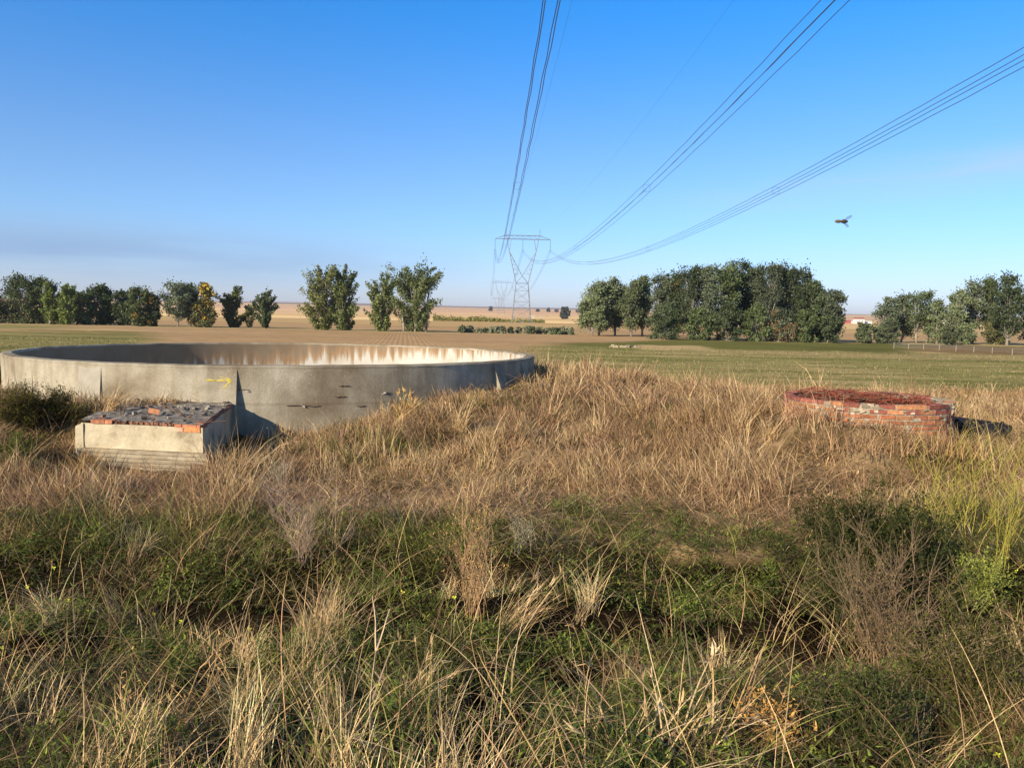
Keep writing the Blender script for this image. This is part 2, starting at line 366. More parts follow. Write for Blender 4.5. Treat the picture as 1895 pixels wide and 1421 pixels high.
# ------------------------------------------------------------------ concrete tank
def concrete_wall_mat():
    m, N, L, b = new_mat('weathered_concrete')
    tc = N.new('ShaderNodeTexCoord')
    def nz(scale, det, st=(1, 1, 1), ro=.6):
        mp = N.new('ShaderNodeMapping'); mp.inputs['Scale'].default_value = st; L.new(tc.outputs['Object'], mp.inputs[0])
        q = N.new('ShaderNodeTexNoise'); q.inputs['Scale'].default_value = scale; q.inputs['Detail'].default_value = det; q.inputs['Roughness'].default_value = ro; L.new(mp.outputs[0], q.inputs[0]); return q.outputs[0]
    r1 = ramp(N, [(.34, (.21, .165, .11)), (.5, (.345, .30, .22)), (.64, (.47, .415, .32))]); L.new(nz(.9, 8), r1.inputs[0])
    r2 = ramp(N, [(.36, (.80, .78, .74)), (.56, (1.04, 1.03, 1.02))]); L.new(nz(1.4, 6, (3, 3, .35)), r2.inputs[0])
    mx = N.new('ShaderNodeMixRGB'); mx.blend_type = 'MULTIPLY'; mx.inputs[0].default_value = .9; L.new(r1.outputs[0], mx.inputs[1]); L.new(r2.outputs[0], mx.inputs[2])
    # fine grain and pale aggregate specks
    r3 = ramp(N, [(.3, (.82, .82, .82)), (.7, (1.15, 1.15, 1.15))]); L.new(nz(45, 3), r3.inputs[0])
    mx2 = N.new('ShaderNodeMixRGB'); mx2.blend_type = 'MULTIPLY'; mx2.inputs[0].default_value = .8; L.new(mx.outputs[0], mx2.inputs[1]); L.new(r3.outputs[0], mx2.inputs[2])
    vo = N.new('ShaderNodeTexVoronoi'); vo.inputs['Scale'].default_value = 15; L.new(tc.outputs['Object'], vo.inputs['Vector'])
    r4 = ramp(N, [(.07, (1, 1, 1)), (.13, (0, 0, 0))]); L.new(vo.outputs['Distance'], r4.inputs[0])
    pz = ramp(N, [(.55, (0, 0, 0)), (.62, (1, 1, 1))]); L.new(nz(2.2, 2), pz.inputs[0])
    mu = N.new('ShaderNodeMath'); mu.operation = 'MULTIPLY'; L.new(r4.outputs[0], mu.inputs[0]); L.new(pz.outputs[0], mu.inputs[1])
    mx3 = N.new('ShaderNodeMixRGB'); L.new(mu.outputs[0], mx3.inputs[0]); L.new(mx2.outputs[0], mx3.inputs[1]); mx3.inputs[2].default_value = (.62, .58, .50, 1)
    # formwork board lines
    wv = N.new('ShaderNodeTexWave'); wv.bands_direction = 'Z'; wv.inputs['Scale'].default_value = .5; wv.inputs['Distortion'].default_value = .3; L.new(tc.outputs['Object'], wv.inputs[0])
    r5 = ramp(N, [(.0, (.8, .78, .75)), (.025, (1, 1, 1))]); L.new(wv.outputs[0], r5.inputs[0])
    mx4 = N.new('ShaderNodeMixRGB'); mx4.blend_type = 'MULTIPLY'; mx4.inputs[0].default_value = .8; L.new(mx3.outputs[0], mx4.inputs[1]); L.new(r5.outputs[0], mx4.inputs[2])
    L.new(mx4.outputs[0], b.inputs['Base Color']); b.inputs['Roughness'].default_value = .92; b.inputs['Specular IOR Level'].default_value = .15
    bp = N.new('ShaderNodeBump'); bp.inputs['Strength'].default_value = .55; bp.inputs['Distance'].default_value = .015; L.new(nz(28, 8, ro=.75), bp.inputs['Height']); L.new(bp.outputs[0], b.inputs['Normal'])
    return m
M_conc = concrete_wall_mat()
def tank_inner_mat():
    m, N, L, b = new_mat('whitewashed_tank_lining')
    tc = N.new('ShaderNodeTexCoord'); sp = N.new('ShaderNodeSeparateXYZ'); L.new(tc.outputs['Object'], sp.inputs[0])
    def nz(scale, det, st=(1, 1, 1)):
        mp = N.new('ShaderNodeMapping'); mp.inputs['Scale'].default_value = st; L.new(tc.outputs['Object'], mp.inputs[0])
        q = N.new('ShaderNodeTexNoise'); q.inputs['Scale'].default_value = scale; q.inputs['Detail'].default_value = det; L.new(mp.outputs[0], q.inputs[0]); return q.outputs[0]
    def mm(op, a, b_, cl=False):
        q = N.new('ShaderNodeMath'); q.operation = op; q.use_clamp = cl
        for i_, v in enumerate((a, b_)):
            if isinstance(v, (int, float)): q.inputs[i_].default_value = v
            else: L.new(v, q.inputs[i_])
        return q.outputs[0]
    streak = nz(2.6, 7, (2.6, 2.6, .3)); blot = nz(1.6, 6)
    # stain reaches down from the rim: z measured in the tank's own frame (rim = 0)
    dn = mm('MULTIPLY', sp.outputs[2], 2.2)                                # 0 at the rim, -1 at .45 m
    left = mm('MULTIPLY', sp.outputs[0], -.19)                            # more stained toward -x
    s = mm('ADD', mm('ADD', dn, mm('MULTIPLY', streak, 3.4)), mm('ADD', left, -.50))
    s = mm('MULTIPLY', s, .9, True)
    r = ramp(N, [(.0, (.50, .46, .40)), (.22, (.38, .32, .24)), (.5, (.31, .195, .105)), (1, (.22, .16, .10))]); L.new(s, r.inputs[0])
    r2 = ramp(N, [(.35, (.75, .68, .58)), (.6, (1.0, 1.0, 1.0))]); L.new(blot, r2.inputs[0])
    mx = N.new('ShaderNodeMixRGB'); mx.blend_type = 'MULTIPLY'; mx.inputs[0].default_value = .6; L.new(r.outputs[0], mx.inputs[1]); L.new(r2.outputs[0], mx.inputs[2])
    L.new(mx.outputs[0], b.inputs['Base Color']); b.inputs['Roughness'].default_value = .85
    return m
M_lin = tank_inner_mat()
def build_tank():
    root = empty('water_tank', (TC.x, TC.y, TZ), label='large round open concrete water tank with stained white inside wall', cat='tank')
    n = 360; th = .21
    prof = [(TR+.0, -1.75), (TR, -.9), (TR, -.055), (TR+.006, -.03), (TR-.012, -.006), (TR-.05, 0), (TR-th+.03, .002), (TR-th+.004, -.012), (TR-th, -.04)]
    V = []
    for i in range(n):
        a = 2*math.pi*i/n; wob = .012*math.sin(3*a+1)+.006*math.sin(11*a)
        for j, (r, z) in enumerate(prof):
            jz = (fbm(np.array([a*9]), np.array([0.]), .5, 3)[0]-.5)*.022 if j >= 2 else 0
            V.append(((r+wob+(rnd.uniform(-.004, .004) if j in (3, 4) else 0))*math.cos(a), (r+wob)*math.sin(a), z+jz))
    k = len(prof)
    Q = [(i*k+j, ((i+1) % n)*k+j, ((i+1) % n)*k+j+1, i*k+j+1) for i in range(n) for j in range(k-1)]
    nmesh('wall', V, m=M_conc, parent=root, quads=Q, smooth=False)
    V = []; pr = [(TR-th, -.042), (TR-th, -.5), (TR-th, -1.42)]
    for i in range(n):
        a = 2*math.pi*i/n; wob = .012*math.sin(3*a+1)+.006*math.sin(11*a)
        for r, z in pr: V.append(((r+wob)*math.cos(a), (r+wob)*math.sin(a), z))
    Q = [(i*3+j, ((i+1) % n)*3+j, ((i+1) % n)*3+j+1, i*3+j+1) for i in range(n) for j in range(2)]
    nmesh('lining', V, m=M_lin, parent=root, quads=Q, smooth=True)
    V = [(0, 0, -1.40)]+[((TR-th-.004)*math.cos(2*math.pi*i/90), (TR-th-.004)*math.sin(2*math.pi*i/90), -1.40) for i in range(90)]
    nmesh('floor', V, m=mat_noise('tank_floor', [(.3, (.38, .33, .25)), (.7, (.66, .60, .5))], scale=1.2), parent=root, tris=[(0, 1+i, 1+(i+1) % 90) for i in range(90)])
    # buttresses: front face slopes out downwards
    view = math.atan2(-TC.y, -TC.x)
    for d, wd, mt in ((-11.3, .56, 0), (-34, .46, 1), (-49.5, .12, 0), (43.6, .30, 0), (56, .25, 0)):
        a = view + R(d)                                # negative = left as seen from the camera
        er = Vector((math.cos(a), math.sin(a), 0)); et = Vector((-er.y, er.x, 0)); up = Vector((0, 0, 1))
        zt, zb = -.075, -1.35; p0, p1 = .004, .24
        if mt: p1 = .12
        if d < -45: p1 = .08
        if d > 40: p1 = .5
        base = er*(TR-.03)
        V = []
        for z, p in ((zt, p0), (zb, p1)):
            for s in (-.5, .5):
                V += [base+et*s*wd+up*z, base+et*s*wd+er*(p+.03)+up*z]
        F_ = [(1, 3, 7, 5), (0, 1, 5, 4), (3, 2, 6, 7), (0, 2, 3, 1)]
        mt_ = M_conc if not mt else mat_noise('pale_render_patch', [(.3, (.32, .28, .215)), (.7, (.41, .37, .295))], scale=5)
        o = nmesh('buttress', [tuple(v) for v in V], faces=F_, m=mt_, parent=root)
        if mt: o['label'] = 'pale grey rendered buttress'
        if d == -11.3:
            # sprayed yellow arrow on the sloping face
            g = Geo(); q1 = base+er*(p0+.03)+up*zt; dn = (base+er*(p1+.03)+up*zb)-q1; ln = dn.length; dn.normalize(); nrm = et.cross(dn); 
            if nrm.dot(er) < 0: nrm = -nrm
            def pt(u, v): return q1 + et*u*wd + dn*v + nrm*.004
            def stroke(p, q_, w_, n_=10):
                V = []; 
                for i in range(n_+1):
                    t = i/n_; u = p[0]+(q_[0]-p[0])*t; v = p[1]+(q_[1]-p[1])*t+.006*math.sin(t*9+p[0]*5); ww = w_*(1+.35*math.sin(t*13+q_[1]*40))*(.6+.4*math.sin(math.pi*min(1, t*4+.1)/2))
                    du = (q_[0]-p[0])*wd; dv = q_[1]-p[1]; l_ = math.hypot(du, dv); nu, nv = -dv/l_, du/l_
                    V += [pt(u+nu*ww/wd, v+nv*ww), pt(u-nu*ww/wd, v-nv*ww)]
                g.add(V, [(2*i, 2*i+1, 2*i+3, 2*i+2) for i in range(n_)])
            stroke((-.32, .165), (.34, .168), .014); stroke((.02, .09+.01), (.36, .165), .006, 6); stroke((.35, .165), (.12, .30), .013, 8); stroke((.22, .12), (.38, .17), .008, 5); stroke((-.38, .17), (-.05, .175), .007, 6)
            o2 = g.build('painted_arrow', mat_noise('yellow_spray_paint', [(.42, (.36, .30, .15)), (.55, (.62, .48, .05))], scale=55, bump=0), root)
            o2['label'] = 'yellow sprayed arrow pointing right'
    # chipped spots with exposed bars
    M_bar = mat_noise('rusty_bar', [(.3, (.10, .07, .05)), (.7, (.2, .13, .09))], scale=20, bump=0); M_chip = mat_noise('fresh_chip', [(.3, (.38, .32, .25)), (.7, (.58, .51, .43))], scale=20)
    for px0, px1, py_, ch in ((312, 368, 728, 1), (440, 462, 722, 1), (530, 592, 751, 1), (626, 648, 714, 0), (706, 722, 727, 1), (620, 640, 734, 0), (660, 676, 751, 0)):
        for px_ in np.linspace(px0, px1, 6)[:-1]:
            pass
        pts = []
        for px_ in np.linspace(px0, px1, 7):
            d = P(px_, py_, 10); dx, dy = d.x/10, 1.0
            # intersect with the wall cylinder
            A_ = dx*dx+1; B_ = -2*(dx*TC.x+TC.y); C_ = TC.x**2+TC.y**2-(TR+.006)**2
            t = (-B_-math.sqrt(B_*B_-4*A_*C_))/(2*A_)
            q_ = P(px_, py_+rnd.uniform(-1, 1), t); pts.append(q_-Vector((TC.x, TC.y, TZ)))
        g = Geo(); g.tube(pts, .007, 4); g.build('exposed_bar', M_bar, root)
        for kk in range(1 if ch else 0):
            c = pts[rnd.randrange(2, 6)]; gc = Geo(); gc.box(c+Vector((0, 0, rnd.uniform(-.02, .02))), (rnd.uniform(.03, .08), .012, rnd.uniform(.012, .026)), Matrix.Rotation(rnd.uniform(-.4, .4), 3, 'Y') , jit=.008); gc.build('chipped_spot', M_chip, root)

build_tank()

# ------------------------------------------------------------------ valve chamber by the tank
M_plaster = mat_noise('cream_plaster', [(.34, (.28, .22, .14)), (.46, (.47, .39, .26)), (.62, (.58, .49, .33))], scale=2.6, bump=.6, bscale=22)
M_footing = mat_noise('board_marked_concrete', [(.36, (.22, .17, .11)), (.6, (.38, .31, .21))], scale=2, stretch=(1, 1, 6), bump=.7, bscale=20)
M_rubble = mat_noise('rubble', [(.3, (.07, .06, .055)), (.47, (.24, .20, .16)), (.70, (.46, .40, .32))], scale=9, bump=1, bscale=25, bdist=.05)
M_brick = mat_attr('red_brick', rough=.9, transl=0, var=.28, vscale=22, spec=.12)
def build_box():
    A = P(149, 773, 10.05); B = P(375, 785, 9.8); zt = (A.z+B.z)/2
    C_ = P(436, 746, 12.6); D_ = P(262, 742, 12.6)
    u = Vector((B.x-A.x, B.y-A.y, 0)); Ln = u.length; u.normalize()
    back = Vector((C_.x-B.x, C_.y-B.y, 0)); bl = back.length; back.normalize()
    root = empty('valve_chamber', (A.x, A.y, gz(A.x, A.y)), label='low cream plastered chamber with crumbling brick top beside the round tank', cat='chamber')
    ro = Vector(root.location)
    def loc(s, t, z): return A + u*s + back*t + Vector((0, 0, z-A.z)) - ro
    zb = zt-.38
    # body: front panel subdivided for unevenness
    nx, nz_ = 60, 14; V = []
    for j in range(nz_+1):
        for i in range(nx+1):
            s = Ln*i/nx; z = zb+(zt-.055-zb)*j/nz_
            d = (fbm(np.array([s]), np.array([z]), .25, 3)[0]-.5)*.03
            V.append(loc(s, d, z))
    Q = [(j*(nx+1)+i, j*(nx+1)+i+1, (j+1)*(nx+1)+i+1, (j+1)*(nx+1)+i) for j in range(nz_) for i in range(nx)]
    g = Geo(); g.add(V, Q)
    # right and left side walls, back hidden in the tank
    for s0, fl in ((Ln, 0), (0, 1)):
        V = [loc(s0, 0, zb-.3), loc(s0, bl, zb-.3), loc(s0, bl, zt-.055), loc(s0, 0, zt-.055)]
        g.add(V, [(0, 1, 2, 3) if not fl else (0, 3, 2, 1)])
    # left corner pier
    for a_, b_, c_ in ((-.09, .04, zt-.06),):
        V = [loc(a_, -.02, zb-.2), loc(b_, -.02, zb-.2), loc(b_, .5, zb-.2), loc(a_, .5, zb-.2), loc(a_+.02, -.02, c_-.04), loc(b_, -.02, c_), loc(b_, .5, c_), loc(a_+.02, .5, c_-.03)]
        g.add(V, [(0, 1, 5, 4), (1, 2, 6, 5), (2, 3, 7, 6), (3, 0, 4, 7), (4, 5, 6, 7)])
    g.build('plaster_wall', M_plaster, root)
    # footing: board marked concrete, stepping out a little with grooves
    g = Geo()
    for k in range(6):
        h = .048; z1 = zb-.002-k*(h+.004)
        o_ = -.035-.012*k; nseg = 24
        V = []
        for i in range(nseg+1):
            s = -.05+(Ln+.10)*i/nseg; e = rnd.uniform(-.006, .006)
            V += [loc(s, .05, z1-rnd.uniform(0, .004)), loc(s, o_+e, z1-rnd.uniform(0, .004)), loc(s, o_-.006+e, z1-h)]
        g.add(V, [(3*i+j, 3*i+3+j, 3*i+4+j, 3*i+1+j) for i in range(nseg) for j in range(2)])
    g.build('footing', M_footing, root)
    # brick course along the top edge, in front
    g = Geo(); s = .17; k = 0
    rotm = Matrix(((u.x, -u.y, 0), (u.y, u.x, 0), (0, 0, 1)))
    while s < Ln-.02:
        ln = rnd.uniform(.10, .125) if k % 2 else rnd.uniform(.2, .24)
        ln = min(ln, Ln-s-.004)
        broken = .45 < s < Ln-.5
        c = np.array((.50, .21, .115))*rnd.uniform(.75, 1.1) if not broken else np.array((.34, .16, .10))*rnd.uniform(.5, 1.1)
        hh = .046
        dp = rnd.uniform(-.004, .02) if broken else -.004
        if broken:
            t = 0
            while t < ln:
                b_ = rnd.uniform(.02, .045); p = loc(s+t+b_/2, .06+dp+rnd.uniform(0, .03), zt-.028-rnd.uniform(0, .012)); g.box(p, (b_*.85, .14, hh*rnd.uniform(.5, .95)), rotm, c*rnd.uniform(.5, 1.15), jit=.006); t += b_
        else:
            zo = -.03 if s < Ln-.45 else -.045
            g.box(loc(s+ln/2, .06+dp, zt+zo), (ln-.01, .14, hh), rotm, c, jit=.003)
        s += ln; k += 1
    # right end bricks, lower and redder
    g.box(loc(Ln-.125, .05, zt-.085), (.22, .13, .06), rotm, (.68, .25, .10), jit=.003); g.box(loc(Ln-.30, .052, zt-.088), (.11, .13, .055), rotm, (.62, .36, .25), jit=.003)
    for t in np.arange(.1, bl-.5, .12): g.box(loc(Ln-.05+rnd.uniform(0, .02), t, zt-.03), (.11, .1, .05), rotm, np.array((.30, .15, .10))*rnd.uniform(.6, 1.2), jit=.008)
    g.build('brick_course', M_brick, root)
    # crumbled top: uneven slab
    nx, ny = 70, 80; V = []
    for j in range(ny+1):
        for i in range(nx+1):
            s = Ln*i/nx; t = bl*j/ny
            e = (fbm(np.array([s]), np.array([t]), .18, 13, 5)[0]-.5)*.10 + (vnoise(np.array([s]), np.array([t]), .05, 5)[0]-.5)*.03
            f = min(1, (t/.25)) ; g0 = (1-f)*-.02
            V.append(loc(s, t+.01, zt+.0+e*(.15+.35*math.sin(math.pi*min(1, t/bl))) + g0))
    Q = [(j*(nx+1)+i, j*(nx+1)+i+1, (j+1)*(nx+1)+i+1, (j+1)*(nx+1)+i) for j in range(ny) for i in range(nx)]
    nmesh('rubble_top', V, m=M_rubble, parent=root, quads=Q)
    # loose pieces lying on it
    g = Geo(); 
    for _ in range(60):
        s = rnd.uniform(.1, Ln-.05); t = rnd.uniform(.02, bl*.85); c = rnd.choice([(.28, .24, .19), (.19, .16, .13), (.11, .09, .075), (.20, .11, .075), (.33, .28, .22)])
        z_ = rnd.uniform(.01, .032); g.box(loc(s, t, zt+.015+z_*.3), (rnd.uniform(.02, .085), rnd.uniform(.02, .06), z_), Matrix.Rotation(rnd.uniform(0, 3), 3, 'Z') @ Matrix.Rotation(rnd.uniform(-.5, .5), 3, 'X'), c, jit=.01)
    o = g.build('rubble_fragments', M_brick, root); o['kind'] = 'stuff'
    g = Geo(); p = loc(.90, .55, zt+.06); g.box(p, (.13, .11, .07), Matrix.Rotation(.4, 3, 'Z') @ Matrix.Rotation(.25, 3, 'Y'), (.66, .29, .14), jit=.012)
    b = g.build('loose_brick', M_brick, None); b.location = ro; tag(b, 'single broken orange brick lying on the rubble top of the plastered chamber', 'brick')
    M_rust = mat_noise('rust', [(.3, (.08, .05, .035)), (.7, (.16, .09, .06))], scale=30, bump=0)
    for s, t, dx, h in ((.42, .5, -.02, .16), (.45, .52, .03, .13), (1.28, .6, -.14, .12), (1.3, .62, -.1, .10)):
        g = Geo(); g.tube([loc(s, t, zt), loc(s+dx*.6, t, zt+h*.7), loc(s+dx, t+.02, zt+h)], .007, 5); g.build('bent_rebar', M_rust, root)
    g = Geo(); g.tube([loc(1.5, .1, zt+.03), loc(1.8, .02, zt+.02), loc(2.05, -.02, zt+.05)], .005, 4)
    g.build('bent_rebar', M_rust, root)
    return A, B, u, back, Ln, bl, zt
BOX = build_box()

# ------------------------------------------------------------------ brick well
def build_well():
    zg = ZC-1.5
    root = empty('brick_well', (WC.x, WC.y, zg), label='round red brick well ring with crumbling mortar and dry twigs inside', cat='well')
    H = WZ-zg; TH = .13
    g = Geo(); gm = Geo()
    nb = 32; nc = 9; ch = .0655
    for c in range(nc):
        zc = H-ch*(c+.5)-(.0 if c else .0); off = .5*(c % 2)
        top = c <= 1
        for i in range(nb):
            a = 2*math.pi*(i+off+rnd.uniform(-.04, .04))/nb; wd = 2*math.pi*WR/nb
            facing = math.sin(a) < 0
            if top and facing and rnd.random() < .20: # lost brick: mortar lump instead
                for _ in range(5):
                    aa = a+rnd.uniform(-.5, .5)*2*math.pi/nb; rr = WR-.05+rnd.uniform(-.01, .03)
                    gm.box((rr*math.cos(aa), rr*math.sin(aa), zc+rnd.uniform(-.015, .01)), (rnd.uniform(.06, .12), rnd.uniform(.06, .12), rnd.uniform(.03, .055)), Matrix.Rotation(aa+rnd.uniform(-.3, .3), 3, 'Z'), np.array((.40, .32, .22))*rnd.uniform(.6, 1.15), jit=.012)
                continue
            base = np.array((.42, .155, .07)) if rnd.random() < .6 else np.array((.52, .235, .10))
            if top: base = np.array((.54, .24, .10)) if rnd.random() < .5 and facing else np.array((.36, .12, .075))
            col = base*rnd.uniform(.62, 1.05)*np.array([.95, .95, 1.05])
            hz = ch-.017
            if top and c == 0: hz *= rnd.uniform(.85, 1.08)
            rr = WR-.062+rnd.uniform(-.004, .005)
            g.box((rr*math.cos(a), rr*math.sin(a), zc+rnd.uniform(-.002, .002)), (.124, wd-rnd.uniform(.014, .024), hz), Matrix.Rotation(a, 3, 'Z') @ Matrix.Rotation(rnd.uniform(-.02, .02), 3, 'X'), col, jit=.0035)
    g.build('brick_ring', M_brick, root)
    # mortar body, 8 mm behind the brick faces
    n = 96; V = []; pr = [(WR-.009, -.3), (WR-.009, H-.018), (WR-.05, H-.012), (WR-TH+.03, H-.016), (WR-TH+.012, H-.02), (WR-TH+.012, -.3)]
    for i in range(n):
        a = 2*math.pi*i/n
        for r, z in pr: V.append(((r+rnd.uniform(-.003, .003))*math.cos(a), (r+rnd.uniform(-.003, .003))*math.sin(a), z+rnd.uniform(-.004, .004)))
    k = len(pr); Q = [(i*k+j, ((i+1) % n)*k+j, ((i+1) % n)*k+j+1, i*k+j+1) for i in range(n) for j in range(k-1)]
    nmesh('mortar', V, m=mat_noise('lime_mortar', [(.3, (.28, .22, .15)), (.7, (.48, .40, .29))], scale=9, bump=.8), parent=root, quads=Q)
    # lumps of mortar spread over the face
    for _ in range(45):
        a = R(rnd.uniform(200, 350)); z = rnd.uniform(.1, H); gm.box(((WR+.001)*math.cos(a), (WR+.001)*math.sin(a), z), (.012, rnd.uniform(.03, .12), rnd.uniform(.015, .05)), Matrix.Rotation(a, 3, 'Z'), np.array((.42, .34, .24))*rnd.uniform(.6, 1.1), jit=.006)
    o = gm.build('mortar_patches', M_brick, root); o['kind'] = 'stuff'
    # dry twigs fallen across the opening
    tw = Geo()
    for _ in range(1100):
        a = rnd.uniform(0, 2*math.pi); r = (WR-.16)*math.sqrt(rnd.random()); x, y = r*math.cos(a), r*math.sin(a)
        d = rnd.uniform(0, math.pi); l = rnd.uniform(.15, .55); z = H-.075+rnd.uniform(-.12, .07)+.05*(x < -.45)
        p0 = Vector((x, y, z)); dv = Vector((math.cos(d)*l, math.sin(d)*l*.7, rnd.uniform(-.08, .08)))
        e = p0+dv
        if math.hypot(e.x, e.y) > WR-.14: dv *= -1; e = p0+dv
        if math.hypot(e.x, e.y) > WR-.13: continue
        tw.tube([p0, p0+dv*.5+Vector((rnd.uniform(-.03, .03), rnd.uniform(-.03, .03), rnd.uniform(-.02, .05))), e], [.005, .004, .002], 4, c=np.array(rnd.choice([(.30, .07, .035), (.20, .05, .03), (.28, .16, .10), (.07, .035, .025)]))*rnd.uniform(.7, 1.2))
    o = tw.build('twigs', M_stem, None); o.location = root.location
    tag(o, 'tangle of dry reddish twigs filling the brick well', 'twigs', kind='stuff')
build_well()
# low dark trough right behind the well
def build_trough():
    c = P(1808, 783, 11.2); zg = gz(c.x, c.y)
    root = empty('black_trough', (c.x, c.y, zg), R(-12), label='low black slab like box in the grass behind the brick well', cat='trough')
    m = mat_noise('black_rubber', [(.3, (.006, .006, .009)), (.7, (.014, .014, .02))], scale=6, rough=.6, bump=.3)
    h = c.z+.06-zg+.04; L_, W_ = .78, .42
    bm = bmesh.new(); bmesh.ops.create_cube(bm, size=1)
    bmesh.ops.scale(bm, vec=(L_, W_, h), verts=bm.verts); bmesh.ops.translate(bm, vec=(0, 0, h/2-.02), verts=bm.verts)
    for v in bm.verts:
        if v.co.z > 0: v.co.z -= (v.co.x+.39)*.10
    top = [f for f in bm.faces if f.normal.z > .8]
    r_ = bmesh.ops.inset_region(bm, faces=top, thickness=.035); 
    r2 = bmesh.ops.extrude_face_region(bm, geom=top); bmesh.ops.translate(bm, vec=(0, 0, -h*.6), verts=[v for v in r2['geom'] if isinstance(v, bmesh.types.BMVert)]); bmesh.ops.delete(bm, geom=top, context='FACES')
    bmesh.ops.bevel(bm, geom=[e for e in bm.edges if abs(e.verts[0].co.z-e.verts[1].co.z) > h*.5], offset=.02, segments=2, affect='EDGES')
    bmo('body', bm, m, root)
    g = Geo()
    for s in (-.25, 0, .25): g = Geo(); g.box((s, -W_/2-.008, h*.45), (.03, .02, h*.8)); g.build('rib', m, root)
build_trough()

# ------------------------------------------------------------------ grass and weeds
PAL = {
 'straw': [(.56, .45, .26), (.50, .39, .22), (.62, .52, .33), (.44, .33, .19)],
 'brown': [(.36, .25, .15), (.30, .20, .12), (.42, .30, .18), (.26, .18, .11)],
 'rose':  [(.44, .29, .19), (.36, .24, .16), (.50, .35, .24), (.28, .19, .13)],
 'gold':  [(.44, .31, .14), (.38, .27, .13), (.50, .38, .18), (.34, .25, .13)],
 'green': [(.075, .11, .032), (.10, .14, .04), (.06, .09, .03), (.13, .17, .05)],
 'lime':  [(.22, .26, .07), (.18, .22, .06), (.28, .30, .10), (.15, .19, .05)],
 'olive': [(.15, .14, .06), (.12, .11, .05), (.19, .17, .07), (.10, .10, .045)],
 'grey':  [(.34, .30, .25), (.28, .25, .21), (.42, .38, .32), (.24, .21, .17)],
}
for k in PAL: PAL[k] = np.array(PAL[k])*(np.array([1.06, .93, .80]) if k not in ('green', 'olive') else np.array([1.08, 1.02, .78]))
KEYS = list(PAL)
def strips(root, azm, lean, curv, length, width, color, nseg=4, wob=.5, tipc=None):
    """curved tapering blades"""
    n = len(root); azm2 = azm + rng.normal(0, wob, n)
    pos = root.copy(); pts = [pos.copy()]
    for s in range(nseg):
        t = (s+.5)/nseg; th = lean + curv*t; a = azm+(azm2-azm)*t
        d = np.c_[np.sin(th)*np.cos(a), np.sin(th)*np.sin(a), np.cos(th)]
        pos = pos + d*(length/nseg)[:, None]; pts.append(pos.copy())
    side_a = azm + math.pi/2 + rng.uniform(-1.2, 1.2, n)
    side = np.c_[np.cos(side_a), np.sin(side_a), rng.uniform(-.3, .3, n)]
    V = np.zeros((n, 2*nseg+1, 3)); C = np.zeros((n, 2*nseg+1, 3))
    for s in range(nseg):
        wd = width*(1-.65*(s/nseg)**1.5)
        V[:, 2*s] = pts[s]-side*wd[:, None]/2; V[:, 2*s+1] = pts[s]+side*wd[:, None]/2
    V[:, 2*nseg] = pts[nseg]
    C[:] = color[:, None, :]
    k = 2*nseg+1; b = (np.arange(n)*k)[:, None]
    Q = np.concatenate([b+np.array([[2*s, 2*s+1, 2*s+3, 2*s+2]]) for s in range(nseg-1)])
    T = b+np.array([[2*nseg-2, 2*nseg-1, 2*nseg]])
    return V.reshape(-1, 3), Q, T, C.reshape(-1, 3)
def allowed(x, y):
    ok = np.hypot(x-TC.x, y-TC.y) > TR+.03
    ok &= np.hypot(x-WC.x, y-WC.y) > WR+.02
    A, B, u, back, Ln, bl, zt = BOX
    dx = x-A.x; dy = y-A.y; det = u.x*back.y-u.y*back.x
    s = (dx*back.y-dy*back.x)/det; t = (u.x*dy-u.y*dx)/det
    ok &= ~((s > -.05) & (s < Ln+.03) & (t > -.09) & (t < bl) & (t < bl*(.36+.62*s/Ln)))
    fr = (s > .38) & (s < Ln-.18) & (t > -.42) & (t <= -.09)          # the footing stays visible
    ok &= ~fr | (rng.random(len(x)) < .08)
    return ok
